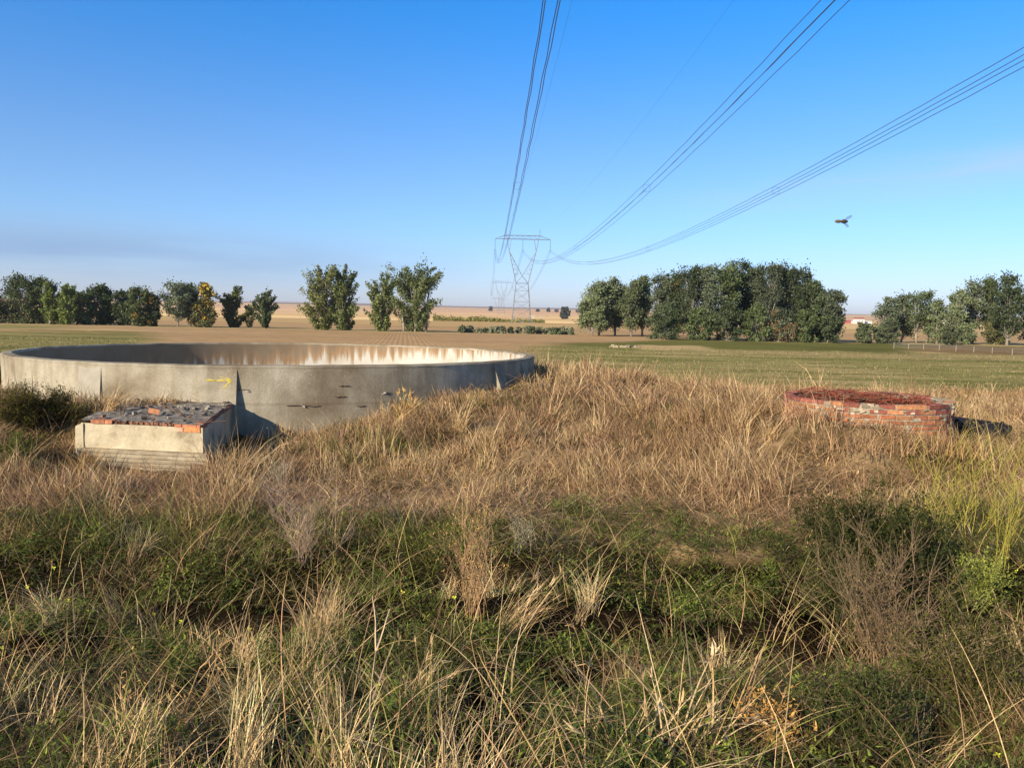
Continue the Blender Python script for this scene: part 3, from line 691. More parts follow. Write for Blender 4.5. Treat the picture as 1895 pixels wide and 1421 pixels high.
def zone_weights(X, Y, Z):
    px, py = proj(np.c_[X, Y, Z]); n = len(X)
    py = py + (fbm(X, Y, 1.0, 151, 3)-.5)*150*sstep(860, 950, py)
    W = {k: np.zeros(n) for k in KEYS}
    def g(cx, cy, sx, sy): return np.exp(-((px-cx)/sx)**2-((py-cy)/sy)**2)
    a = 1-sstep(880, 925, py)            # mound and slopes
    tr = sstep(895, 920, py)*(1-sstep(945, 980, py))*(.25+.75*sstep(.40, .55, fbm(X, Y, .7, 63, 2)))*(.3+.7*sstep(350, 600, px)*(1-sstep(1480, 1650, px)))   # beaten track
    a = 1-sstep(905, 960, py)*(1-.0*px)
    low = sstep(955, 1010, py)
    n1 = fbm(X, Y, .9, 61, 3); n2 = fbm(X, Y, 1.7, 67, 3); n3 = fbm(X, Y, .5, 71, 2)
    W['brown'] += a*(1.4+.6*sstep(.5, .65, n1)); W['straw'] += a*(.9+1.2*sstep(.52, .66, n2)); W['rose'] += a*1.3; W['gold'] += a*.8*sstep(.45, .6, n3)
    W['olive'] += a*(.25+1.0*sstep(.55, .7, n1)); W['green'] += a*.12
    W['olive'] += a*(3.0*g(90, 790, 110, 70)+1.2*g(640, 850, 140, 40)); W['green'] += a*(1.4*g(50, 820, 70, 50)+1.2*g(10, 690, 50, 40)+.8*g(500, 850, 60, 30))
    W['lime'] += a*(1.0*g(620, 840, 170, 40)+1.2*sstep(1520, 1700, px)*sstep(800, 850, py)+.6*g(900, 740, 70, 20))
    W['straw'] += a*2.0*sstep(560, 700, px)*(1-sstep(1500, 1600, px))*sstep(820, 860, py)*.6
    W['rose'] += tr*1.8; W['grey'] += tr*.4; W['straw'] += tr*1.2; W['brown'] += tr*.8; W['lime'] += tr*1.8*sstep(1560, 1700, px); W['olive'] += tr*.6*sstep(1500, 1600, px)
    W['green'] += low*(1.6+1.5*sstep(.48, .62, n1)); W['lime'] += low*(.5+1.6*sstep(.5, .62, n2)); W['straw'] += low*(.3+.9*sstep(.52, .66, n3)); W['brown'] += low*.7; W['grey'] += low*.2; W['olive'] += low*1.3
    W['brown'] += low*1.6*g(1050, 1280, 200, 120)*.6; W['straw'] += low*.7*g(150, 1300, 300, 120); W['gold'] += low*2*g(1400, 1360, 130, 50)
    W['green'] += low*1.2*g(1100, 1050, 350, 55); W['grey'] += low*2.0*g(1650, 1230, 160, 140); W['brown'] += low*2.*g(1700, 1250, 220, 180)
    W['straw'] += low*2.2*g(600, 1130, 90, 80)
    rb = low*sstep(1250, 1450, px)*sstep(1120, 1180, py); W['green'] *= 1-.7*rb; W['brown'] += rb*2.4; W['olive'] += rb*1.6; W['gold'] += rb*.8
    lb = low*sstep(1180, 1260, py)*(1-sstep(300, 620, px)); W['green'] *= 1-.5*lb; W['brown'] += lb*1.6; W['olive'] += lb*1.0
    W['olive'] += low*.8
    return px, py, np.stack([W[k] for k in KEYS], 1)
def scatter(n, y0, y1, half=.80):
    """roots over the wedge in front, denser nearby"""
    y = np.exp(rng.uniform(math.log(y0), math.log(y1), n)); u = rng.uniform(-1, 1, n)
    return u*(half*y+1.3), y
def pick(W):
    c = W.cumsum(1); r = rng.random(len(W))*c[:, -1]; return (r[:, None] > c).sum(1)

class Acc:
    def __init__(s): s.V = []; s.Q = []; s.T = []; s.C = []; s.n = 0
    def add(s, V, Q, T, C): s.V.append(V); s.Q.append(Q+s.n); s.T.append(T+s.n); s.C.append(C); s.n += len(V)
    def build(s, name, m, **k):
        o = nmesh(name, np.concatenate(s.V), m=m, quads=np.concatenate(s.Q), tris=np.concatenate(s.T), col=np.concatenate(s.C)); return tag(o, **k)

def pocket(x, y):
    # gaps left in the plants so the shade-blackened soil shows as dark hollows
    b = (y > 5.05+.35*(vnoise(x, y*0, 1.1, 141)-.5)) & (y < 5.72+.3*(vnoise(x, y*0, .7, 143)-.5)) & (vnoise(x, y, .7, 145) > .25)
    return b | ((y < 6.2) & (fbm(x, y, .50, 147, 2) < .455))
def patch_n(x, y): return sstep(.50, .62, fbm(x, y, .75, 97, 3))
def make_grass():
    acc = Acc()
    # --- tufts
    nc = 21500
    x, y = scatter(nc, 2.0, 24); ok = allowed(x, y)
    gap = (fbm(x, y, .42, 91, 2) < .43) & (y < 6.6) & (rng.random(nc) < .8); gap |= (fbm(x, y, .6, 95, 2) < .36) & (y < 8) & (rng.random(nc) < .6)
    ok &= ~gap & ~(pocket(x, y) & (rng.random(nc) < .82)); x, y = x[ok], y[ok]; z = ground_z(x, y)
    px, py, W = zone_weights(x, y, z)
    patch = sstep(.50, .62, fbm(x, y, .75, 97, 3)); lw_ = sstep(955, 1010, py); W[:, [KEYS.index(k) for k in ('straw', 'brown', 'grey', 'gold')]] *= (1-lw_*(1-patch)*.8)[:, None]
    kind = pick(W); nc = len(x)
    keyn = np.array(KEYS)[kind]
    low = sstep(955, 1010, py); tr = sstep(895, 920, py)*(1-sstep(945, 980, py))*(.2+.8*sstep(.40, .55, fbm(x, y, .7, 63, 2)))*(.3+.7*sstep(350, 600, px)*(1-sstep(1480, 1650, px)))
    ht = np.where(low > .5, .17, .225)*(1-.62*tr)*rng.lognormal(0, .33, nc)
    ht = ht*np.where(np.isin(keyn, ['green', 'olive']), .62, 1)*np.where(keyn == 'straw', 1.15, 1)
    ht = ht*(1-low*.45*(1-patch)+low*.25*patch); ht = ht*np.where(y > 17, .75, 1)
    field = (y > 14) & (px > 1000)
    short = np.exp(-((px-1330)/260)**2-((py-1010)/60)**2); ht = ht*(1-.5*short)
    dw = np.hypot(x-WC.x, y-WC.y); ht = np.where((dw < WR+.7) & (y < WC.y+.3), ht*np.where(px < 1640, 1.0, .85), ht); ht = np.where((px > 1745) & (px < 1880) & (y > 9.6) & (y < 11.6), ht*.35, ht)
    A_, B_, u_, bk_, Ln_, bl_, zt_ = BOX; sA = (x-A_.x)*u_.x+(y-A_.y)*u_.y; tA = (x-A_.x)*bk_.x+(y-A_.y)*bk_.y; ht = np.where((sA > 0) & (sA < Ln_+.1) & (tA > -1.3) & (tA < 0), ht*.5, ht)
    dt = np.hypot(x-TC.x, y-TC.y); ht = np.where((dt < TR+1.2) & (px < 900), ht*.75, ht)
    per = np.where(tr > .5, 22, 30)
    idx = np.repeat(np.arange(nc), per); n = len(idx)
    caz = 9.0*fbm(x, y, 1.6, 121, 2)-2.6+rng.normal(0, .7, nc); cl = np.abs(rng.normal(.22, .2, nc))+.75*sstep(.52, .66, fbm(x, y, .8, 123, 2)); ht = ht*(.62+.75*sstep(.36, .62, fbm(x, y, .65, 125, 2)))
    rad = .045+.010*y[idx]
    rx = x[idx]+rng.normal(0, 1, n)*rad*.6; ry = y[idx]+rng.normal(0, 1, n)*rad*.6
    ok = allowed(rx, ry); idx, rx, ry = idx[ok], rx[ok], ry[ok]; n = len(idx)
    rz = ground_z(rx, ry)-.01
    az = np.where(rng.random(n) < .55, caz[idx]+rng.normal(0, .6, n), rng.uniform(0, 2*math.pi, n))
    lean = cl[idx]*rng.uniform(.3, 1.6, n)+rng.uniform(0, .3, n)+.7*tr[idx]*rng.random(n)+.35*low[idx]*rng.random(n); curv = np.abs(rng.normal(.6, .6, n))
    ln = ht[idx]*rng.uniform(.55, 1.45, n); wd = np.maximum(.0028, .00066*ry)*rng.uniform(.7, 1.6, n)
    wd *= np.where(keyn[idx] == 'green', 1.4, 1)
    pal = np.stack([PAL[k] for k in KEYS]); mixk = np.where(rng.random(n) < .78, kind[idx], pick(W[idx]))
    colr = pal[mixk, rng.integers(0, 4, n)]*rng.uniform(.62, 1.25, n)[:, None]*rng.uniform(.72, 1.2, nc)[idx][:, None]
    near = ry < 6
    for msk, ns in ((near, 5), (~near, 3)):
        acc.add(*strips(np.c_[rx, ry, rz][msk], az[msk], lean[msk], curv[msk], ln[msk], wd[msk], colr[msk], ns))
    # --- matted dead strands lying about
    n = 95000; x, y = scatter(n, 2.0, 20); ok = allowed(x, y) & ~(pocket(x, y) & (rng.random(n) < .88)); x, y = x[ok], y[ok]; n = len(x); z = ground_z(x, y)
    px, py, W = zone_weights(x, y, z); W[:, KEYS.index('green')] *= .15; W[:, KEYS.index('lime')] *= .5; W[:, KEYS.index('brown')] += .4; W[:, KEYS.index('straw')] += .35; W[:, KEYS.index('grey')] += .4
    k = pick(W); colr = pal[k, rng.integers(0, 4, n)]*rng.uniform(.35, 1.1, n)[:, None]*np.where(py > 985, .7, 1)[:, None]  # foreground strands darkened to imitate the shaded understorey
    low = sstep(955, 1010, py); tr = sstep(895, 920, py)*(1-sstep(945, 980, py))*(.2+.8*sstep(.40, .55, fbm(x, y, .7, 63, 2)))*(.3+.7*sstep(350, 600, px)*(1-sstep(1480, 1650, px)))
    up = rng.random(n)**2*np.where(low > .5, .10, .12)*(1-.6*tr)
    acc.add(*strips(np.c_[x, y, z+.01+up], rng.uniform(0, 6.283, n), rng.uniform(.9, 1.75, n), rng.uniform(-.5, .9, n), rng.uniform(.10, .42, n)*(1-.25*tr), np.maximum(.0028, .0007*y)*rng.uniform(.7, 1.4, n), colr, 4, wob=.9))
    n = 42000; x = rng.uniform(-7.5, 7.5, n); y = rng.uniform(6.0, 9.4, n); ok = allowed(x, y); x, y = x[ok], y[ok]; n = len(x); z = ground_z(x, y)
    px, py, W = zone_weights(x, y, z); W[:, KEYS.index('green')] *= .3; W[:, KEYS.index('brown')] += .5; k = pick(W)
    acc.add(*strips(np.c_[x, y, z+.012+rng.random(n)**2*.06], rng.uniform(0, 6.283, n), rng.uniform(1.0, 1.7, n), rng.uniform(-.3, .6, n), rng.uniform(.06, .24, n), .00062*y*rng.uniform(.7, 1.5, n), pal[k, rng.integers(0, 4, n)]*rng.uniform(.4, 1.15, n)[:, None], 3, wob=.9))
    # --- bleached bunches between the green
    nb = 360; x, y = scatter(nb, 2.2, 6.9); ok = (patch_n(x, y) > .55) & allowed(x, y); x, y = x[ok], y[ok]; nb = len(x)
    idx = np.repeat(np.arange(nb), 42); n = len(idx); ca = rng.uniform(0, 6.283, nb); cle = rng.uniform(.05, .75, nb); bl = rng.uniform(.16, .42, nb)
    rx = x[idx]+rng.normal(0, .035, n); ry = y[idx]+rng.normal(0, .035, n)
    pl = PAL['straw']*1.32
    acc.add(*strips(np.c_[rx, ry, ground_z(rx, ry)], ca[idx]+rng.normal(0, .9, n), cle[idx]*rng.uniform(.4, 1.3, n), rng.uniform(0, 1.2, n), bl[idx]*rng.uniform(.5, 1.2, n), rng.uniform(.0025, .0048, n), (pl[rng.integers(0, 4, n)]*rng.uniform(.6, 1.25, nb)[idx][:, None]).clip(0, .85), 6, wob=.6))
    # --- long arching strands over the near verge
    n = 4600; x, y = scatter(n, 2.0, 6.8); ok = (fbm(x, y, .6, 99, 2) > .42); x, y = x[ok], y[ok]; n = len(x); z = ground_z(x, y)
    kk = rng.choice([KEYS.index('straw'), KEYS.index('lime'), KEYS.index('rose'), KEYS.index('gold')], n, p=[.42, .28, .2, .1])
    acc.add(*strips(np.c_[x, y, z], rng.uniform(0, 6.283, n), rng.uniform(.1, .9, n), rng.uniform(.4, 1.9, n), rng.uniform(.3, .75, n), rng.uniform(.0028, .0055, n), pal[kk, rng.integers(0, 4, n)]*rng.uniform(.9, 1.25, n)[:, None], 8, wob=.7))
    acc.build('dry_grass', M_grass, label='tangled dry and green wild grass covering the verge and mound', cat='grass', kind='stuff')

    # --- leafy green herbs low between the grass
    acc = Acc(); nc = 17500; x, y = scatter(nc, 2.0, 9.5); z = ground_z(x, y); px, py, W = zone_weights(x, y, z)
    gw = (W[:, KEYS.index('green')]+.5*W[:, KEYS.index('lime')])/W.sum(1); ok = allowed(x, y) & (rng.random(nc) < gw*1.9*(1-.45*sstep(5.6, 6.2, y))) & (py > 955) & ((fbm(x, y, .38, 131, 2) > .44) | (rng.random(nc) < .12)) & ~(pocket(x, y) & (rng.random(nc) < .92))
    x, y, z = x[ok], y[ok], z[ok]; nc = len(x); cc = PAL['green'][rng.integers(0, 4, nc)]*rng.uniform(.7, 1.4, nc)[:, None]; cc[rng.random(nc) < .25] *= np.array([1.5, 1.35, 1.0])
    per = 34; idx = np.repeat(np.arange(nc), per); n = len(idx)
    hh = rng.uniform(.05, .20, nc)[idx]*rng.random(n)
    rx = x[idx]+rng.normal(0, .045, n); ry = y[idx]+rng.normal(0, .045, n)
    ok = allowed(rx, ry); idx, hh, rx, ry = idx[ok], hh[ok], rx[ok], ry[ok]; n = len(idx)
    acc.add(*strips(np.c_[rx, ry, ground_z(rx, ry)+hh], rng.uniform(0, 6.283, n), rng.uniform(.5, 1.5, n), rng.uniform(0, .9, n), rng.uniform(.022, .055, n), rng.uniform(.006, .013, n), cc[idx]*rng.uniform(.8, 1.25, n)[:, None], 2))
    acc.build('green_herbs', M_grass, label='low leafy green weeds growing between the dry grass in front', cat='weeds', kind='stuff')

    # --- yellow flower heads, scattered
    g = Geo()
    for (a, b) in [(183, 968), (100, 1050), (50, 1085), (127, 1110), (162, 1131), (212, 1131), (3, 1197), (335, 1150), (462, 1162), (532, 1198), (620, 1235), (600, 1160), (300, 1160), (1512, 1053), (1570, 1130), (1633, 1128), (1768, 1060), (1660, 1205), (1597, 1237), (1850, 1273), (1735, 1298), (1855, 1292), (1690, 1120), (700, 1268), (745, 1095), (28, 1250), (285, 1135), (1880, 1056), (1760, 1075), (1625, 1275), (1845, 1395), (840, 1105)]:
        p = hit(a, b+14); p = p+Vector((0, -.02, 0)); q = P(a, b, p.y-.12)
        g.tube([p, (p+q)/2+Vector((.01, 0, .01)), q], [.0015, .0013, .001], 4, c=(.16, .2, .05))
        for kk in range(4):
            t = kk*math.pi/2+rnd.random(); r_ = rnd.uniform(.007, .011); c_ = q+Vector((math.cos(t)*r_, -.003, math.sin(t)*r_)); e1 = Vector((math.cos(t), 0.1, math.sin(t)))*r_*.9; e2 = Vector((-math.sin(t), .3, math.cos(t)))*r_*.55
            g.add([c_-e1, c_+e2, c_+e1, c_-e2], [(0, 1, 2, 3)], None, (.72, .74, .08))
    o = g.build('yellow_flowers', M_grass, None); tag(o, 'tiny yellow flowers dotted through the foreground weeds', 'flowers', kind='stuff')

    # --- short winter crop and tussocks out in the field
    acc = Acc(); n = 42000; x, y = scatter(n, 15, 62, .78); ok = allowed(x, y); x, y = x[ok], y[ok]; z = ground_z(x, y); px, py = proj(np.c_[x, y, z])
    ok = (px > 960) | (px < 260); x, y, z = x[ok], y[ok], z[ok]; n = len(x)
    t = fbm(x*.3, y, 1.6, 81, 3); c = np.where((t > .6)[:, None] | (rng.random(n) < .08)[:, None], np.array([.30, .25, .12]), np.array([.16, .17, .055]))*rng.uniform(.8, 1.2, n)[:, None]
    acc.add(*strips(np.c_[x, y, z], rng.uniform(0, 6.28, n), rng.uniform(.1, .9, n), rng.uniform(0, .8, n), rng.uniform(.04, .12, n), .0009*y*rng.uniform(.7, 1.3, n), c, 2))
    acc.build('field_crop', M_grass, label='short sparse green crop sprouting over the wide field', cat='crop', kind='stuff')
make_grass()

# ---- individual plants
def plant_strands(name, pts, m=M_grass):
    pass
def tuft(px, py, h, pal, n, label, spread=.35, lean=(0, 0), width=.004, heads=False, name='grass_tuft', cat='grass tuft', group=None, curv=.5, root_r=.05):
    p = hit(px, py); root = empty(name, p, label=label, cat=cat, group=group)
    azm = rng.uniform(0, 2*math.pi, n); ln = h*rng.uniform(.55, 1.15, n); le = np.abs(rng.normal(0, spread, n))
    base = np.c_[rng.normal(0, root_r, n), rng.normal(0, root_r, n), np.full(n, -.02)]
    # combine random lean with the plant's own lean
    vx = np.sin(le)*np.cos(azm)+lean[0]; vy = np.sin(le)*np.sin(azm)+lean[1]
    az2 = np.arctan2(vy, vx); le2 = np.arcsin(np.clip(np.hypot(vx, vy), 0, .98))
    c = PAL[pal][rng.integers(0, 4, n)]*rng.uniform(.85, 1.25, n)[:, None]
    V, Q, T, C = strips(base, az2, le2, np.abs(rng.normal(curv, curv*.6, n)), ln, width*rng.uniform(.7, 1.3, n), c, 6, wob=.3)
    nmesh('blades', V, m=M_grass, parent=root, quads=Q, tris=T, col=C)
    if heads:
        tips = V.reshape(n, -1, 3); g = Acc()
        sel = rng.random(n) < heads; tp = tips[sel][:, -1]; dr = tips[sel][:, -1]-tips[sel][:, -3]; k = len(tp)
        if k:
            az_ = np.arctan2(dr[:, 1], dr[:, 0]); le_ = np.arctan2(np.hypot(dr[:, 0], dr[:, 1]), dr[:, 2])
            for rep in range(5):
                g.add(*strips(tp-dr*.3*rep/2, az_+rng.normal(0, .5, k), le_+rng.normal(0, .3, k), rng.uniform(0, .4, k), np.full(k, h*.13), np.full(k, width*1.8), c[sel]*1.05, 2))
            sh_ = nmesh('seed_heads', np.concatenate(g.V), m=M_grass, parent=root, quads=np.concatenate(g.Q), tris=np.concatenate(g.T), col=np.concatenate(g.C)); sh_['kind'] = 'stuff'
    return root
def branchy(px, py, h, n, c, label, name='dry_weed', cat='weed', spread=.5, r=.004, depth=3, lean=(0, 0), leafc=None, leafn=0, leafs=.02, group=None, d=None, kids=4, up=.55):
    p = hit(px, py); root = empty(name, p, label=label, cat=cat, group=group)
    g = Geo(); ends = []
    def grow(p0, dr, ln, rad, lv):
        pts = [p0]; d_ = dr.copy(); k = 4
        for i in range(k):
            d_ = (d_+Vector((rnd.gauss(0, .10), rnd.gauss(0, .10), rnd.gauss(.02, .06)))).normalized(); pts.append(pts[-1]+d_*ln/k)
        cc = np.array(c)*rnd.uniform(.75, 1.2)
        g.tube(pts, [rad*(1-.6*i/k) for i in range(k+1)], 4, c=cc)
        if lv > 0:
            for _ in range(kids):
                i = rnd.randint(1, k); nd = (d_*up+Vector((rnd.gauss(0, .55), rnd.gauss(0, .55), rnd.uniform(0, .5)))).normalized()
                grow(pts[i], nd, ln*rnd.uniform(.35, .6), rad*.6, lv-1)
        if lv <= 1: ends.append((pts[-1], d_)); ends.append((pts[2], d_))
    for _ in range(n):
        a = rnd.uniform(0, 6.283); s = abs(rnd.gauss(0, spread)); dr = Vector((math.sin(s)*math.cos(a)+lean[0], math.sin(s)*math.sin(a)+lean[1], math.cos(s))).normalized()
        grow(Vector((rnd.gauss(0, .03), rnd.gauss(0, .03), -.02)), dr, h*rnd.uniform(.55, .9), r*rnd.uniform(.7, 1.2), depth-1)
    g.build('stems', M_stem, root)
    if leafc is not None and leafn:
        E = np.array([tuple(e[0]) for e in ends]); k = rng.integers(0, len(E), leafn)
        base = E[k]+rng.normal(0, leafs*.8, (leafn, 3))
        V, Q, T, C = strips(base, rng.uniform(0, 6.28, leafn), rng.uniform(.2, 1.9, leafn), rng.uniform(0, .6, leafn), rng.uniform(.6, 1.4, leafn)*leafs, rng.uniform(.25, .5, leafn)*leafs, np.array(leafc)*np.array([1.08, 1, .6])*rng.uniform(.7, 1.3, leafn)[:, None], 2)
        nmesh('leaves', V, m=M_grass, parent=root, quads=Q, tris=T, col=C)
    return root
# near plants
branchy(880, 1150, .80, 16, (.44, .27, .14), 'tall rusty orange dry weed rising in the middle foreground', leafc=(.60, .40, .22), leafn=1300, leafs=.014, spread=.14, r=.0032, kids=4, up=1.3)
branchy(560, 1055, .80, 14, (.40, .28, .20), 'wiry pinkish brown dry weed left of centre on the track edge', leafc=(.4, .29, .2), leafn=160, leafs=.012, spread=.5, r=.0032, kids=6)
branchy(965, 1030, .40, 8, (.34, .28, .21), 'pale grey thistle skeleton on the beaten track', leafc=(.5, .46, .38), leafn=200, leafs=.014, spread=.55, r=.003)
tuft(1285, 1400, .50, 'straw', 30, 'cluster of thick straw stalks with drooping heads at bottom right of centre', spread=.3, lean=(.1, -.05), width=.008, heads=.5, curv=.6, root_r=.09)
tuft(1160, 1420, .42, 'straw', 22, 'bleached straw stalks fanning out at the bottom edge', spread=.4, lean=(-.15, 0), width=.006, heads=.4, root_r=.08)
tuft(600, 1190, .55, 'straw', 150, 'dense pale straw bunch arching left of the rusty weed', spread=.42, lean=(.05, -.1), width=.0042, root_r=.07, curv=.7)
tuft(930, 1180, .52, 'straw', 110, 'straw bunch blown to the right beside the rusty weed', spread=.3, lean=(.5, -.05), width=.0045, heads=.2, curv=.35)
tuft(760, 1330, .40, 'straw', 60, 'thin bleached stalks leaning over green herbs at lower left of centre', spread=.5, lean=(.1, 0), width=.004, heads=.2)
tuft(375, 1230, .30, 'straw', 70, 'short pale bunch standing in dark green herbs', spread=.28, width=.0042)
tuft(60, 1400, .40, 'straw', 60, 'sprawling pale bunch in the bottom left corner', spread=.6, lean=(.1, 0), width=.005)
tuft(470, 930, .42, 'straw', 60, 'pale wispy bunch in front of the plastered chamber', spread=.5, width=.005, cat='grass tuft')
tuft(395, 868, .40, 'straw', 80, 'straw bunch at the right corner of the plastered chamber', spread=.4, lean=(.15, 0), width=.007)
tuft(150, 882, .42, 'gold', 280, 'brown sagging bunch at the left corner of the plastered chamber', spread=.6, lean=(.25, 0), width=.007)
tuft(372, 892, .30, 'brown', 200, 'brown bunch overlapping the footing at the right end of the chamber', spread=.5, width=.006, root_r=.12)
tuft(1675, 842, .28, 'brown', 240, 'low brown bunch under the middle of the brick well', spread=.6, width=.007, root_r=.2)
tuft(1745, 838, .22, 'gold', 200, 'low golden bunch at the right foot of the brick well', spread=.6, width=.007, root_r=.18)
tuft(1590, 850, .30, 'brown', 260, 'low brown bunch under the left side of the brick well', spread=.6, width=.007, root_r=.22)
tuft(1370, 800, .38, 'straw', 110, 'upright blond bunch on the mound left of the brick well', spread=.22, width=.008)
tuft(1425, 815, .34, 'straw', 110, 'blond rounded bunch nearest the brick well', spread=.3, width=.008)
tuft(1350, 838, .25, 'gold', 120, 'orange brown low bunch below the blond ones', spread=.7, width=.008)
tuft(1240, 712, .42, 'straw', 60, 'blond plume standing against the green field', spread=.3, width=.010)
tuft(1200, 706, .38, 'straw', 50, 'thin blond plume on the skyline of the mound', spread=.35, width=.009)
tuft(715, 795, .85, 'straw', 26, 'long fallen straw stalks leaning right against the tank wall', spread=.12, lean=(.78, 0), width=.012, curv=.15)
tuft(748, 790, .55, 'gold', 70, 'rusty upright seed bunch in front of the tank wall', spread=.16, width=.009, heads=.8)
tuft(850, 800, .6, 'straw', 120, 'pale arching bunch beside the tank wall', spread=.55, lean=(.2, 0), width=.008)
tuft(205, 760, .42, 'straw', 60, 'straight pale stalks on the bank above the chamber', spread=.35, lean=(.3, 0), width=.010)
for i, (px, py, h, lb) in enumerate([(170, 742, .42, 'small bushy weed left of the pale buttress'), (215, 748, .5, 'bushy brown weed under the pale buttress'), (115, 735, .3, 'thin weed on the bank near the left end of the tank')]):
    branchy(px, py, h, 12, (.20, .15, .10), lb, name='bushy_weed', leafc=(.17, .14, .07), leafn=900, leafs=.03, spread=.5, r=.005)
branchy(105, 785, .42, 24, (.16, .12, .07), 'dark olive shrub beside the left side of the plastered chamber', name='shrub', cat='shrub', leafc=(.08, .078, .03), leafn=7000, leafs=.034, spread=.9, r=.005, kids=5)
branchy(45, 800, .55, 36, (.16, .12, .07), 'dark olive shrub spreading over the left bank', name='shrub', cat='shrub', leafc=(.085, .08, .03), leafn=9000, leafs=.035, spread=.95, r=.006, kids=5)
branchy(35, 862, .34, 20, (.16, .12, .07), 'green shrub low on the left bank below the olive one', name='shrub', cat='shrub', leafc=(.10, .13, .04), leafn=4500, leafs=.03, spread=.9, r=.005, kids=5)
branchy(-5, 722, .45, 16, (.16, .12, .07), 'green bush at the left edge against the tank end', name='shrub', cat='shrub', leafc=(.08, .11, .035), leafn=3500, leafs=.04, spread=.7, r=.006, kids=5)
branchy(520, 905, .55, 6, (.42, .36, .24), 'spindly weed with pale round heads right of the chamber', leafc=(.62, .60, .52), leafn=50, leafs=.022, spread=.4, r=.0035)
# right hand yellow broom and dry bush
for px, py, h, n, sp, ln, lb in [(1700, 1075, 1.10, 7, .25, (.18, 0), 'tallest yellow green broom stems, below and right of the brick well'), (1850, 1080, 1.25, 9, .35, (.05, 0), 'yellow green broom bush at the right edge'), (1790, 1000, .75, 8, .4, (0, 0), 'shorter yellow broom behind the taller stems')]:
    branchy(px, py, h, n, (.36, .30, .06), lb, name='broom_bush', cat='shrub', leafc=(.34, .28, .07), leafn=260, leafs=.014, spread=sp*1.6, r=.0036, kids=4, up=1.1, lean=ln)
branchy(1590, 1180, .55, 34, (.10, .085, .05), 'dark rounded weed at the foot of the dead stems', name='bushy_weed', leafc=(.055, .07, .028), leafn=9000, leafs=.024, spread=.8, r=.003, kids=5)
branchy(1770, 1330, .50, 30, (.22, .16, .09), 'sprawling brown weed with dark leaves at the lower right', name='bushy_weed', leafc=(.07, .075, .03), leafn=7000, leafs=.022, spread=.95, r=.003, kids=5)
branchy(1600, 1400, .32, 26, (.20, .14, .08), 'low dark leafy weed at the bottom right edge of the frame', name='bushy_weed', leafc=(.05, .065, .03), leafn=6000, leafs=.02, spread=1.0, r=.003, kids=5)
branchy(1640, 1250, .85, 34, (.20, .135, .08), 'large tangled grey brown bush of dead stems at right', name='dead_bush', cat='shrub', leafc=(.2, .16, .1), leafn=1500, leafs=.018, spread=.45, r=.0042, kids=5)
branchy(1615, 1130, .80, 46, (.08, .07, .045), 'large dark green rounded bush behind the dead stems at right', name='bushy_weed', leafc=(.04, .05, .024), leafn=32000, leafs=.030, spread=.7, r=.003, kids=5)
branchy(1800, 1130, .40, 16, (.28, .30, .1), 'light green weed with white seed fluff at right edge', name='bushy_weed', leafc=(.26, .30, .10), leafn=2600, leafs=.024, spread=.6, r=.003, kids=5)
branchy(680, 1400, .50, 1, (.50, .36, .22), 'single thick tan dead stalk in the foreground left of centre', r=.008, spread=.05, depth=2, kids=3)
branchy(290, 1400, .42, 3, (.50, .30, .14), 'orange jointed dry stem at lower left', r=.005, spread=.5, lean=(.4, 0), depth=3, leafc=(.5, .34, .2), leafn=120, leafs=.02)
branchy(1440, 1390, .22, 9, (.50, .30, .15), 'curled rusty dead leaves near the bottom right', r=.004, spread=.9, leafc=(.5, .3, .14), leafn=500, leafs=.03)

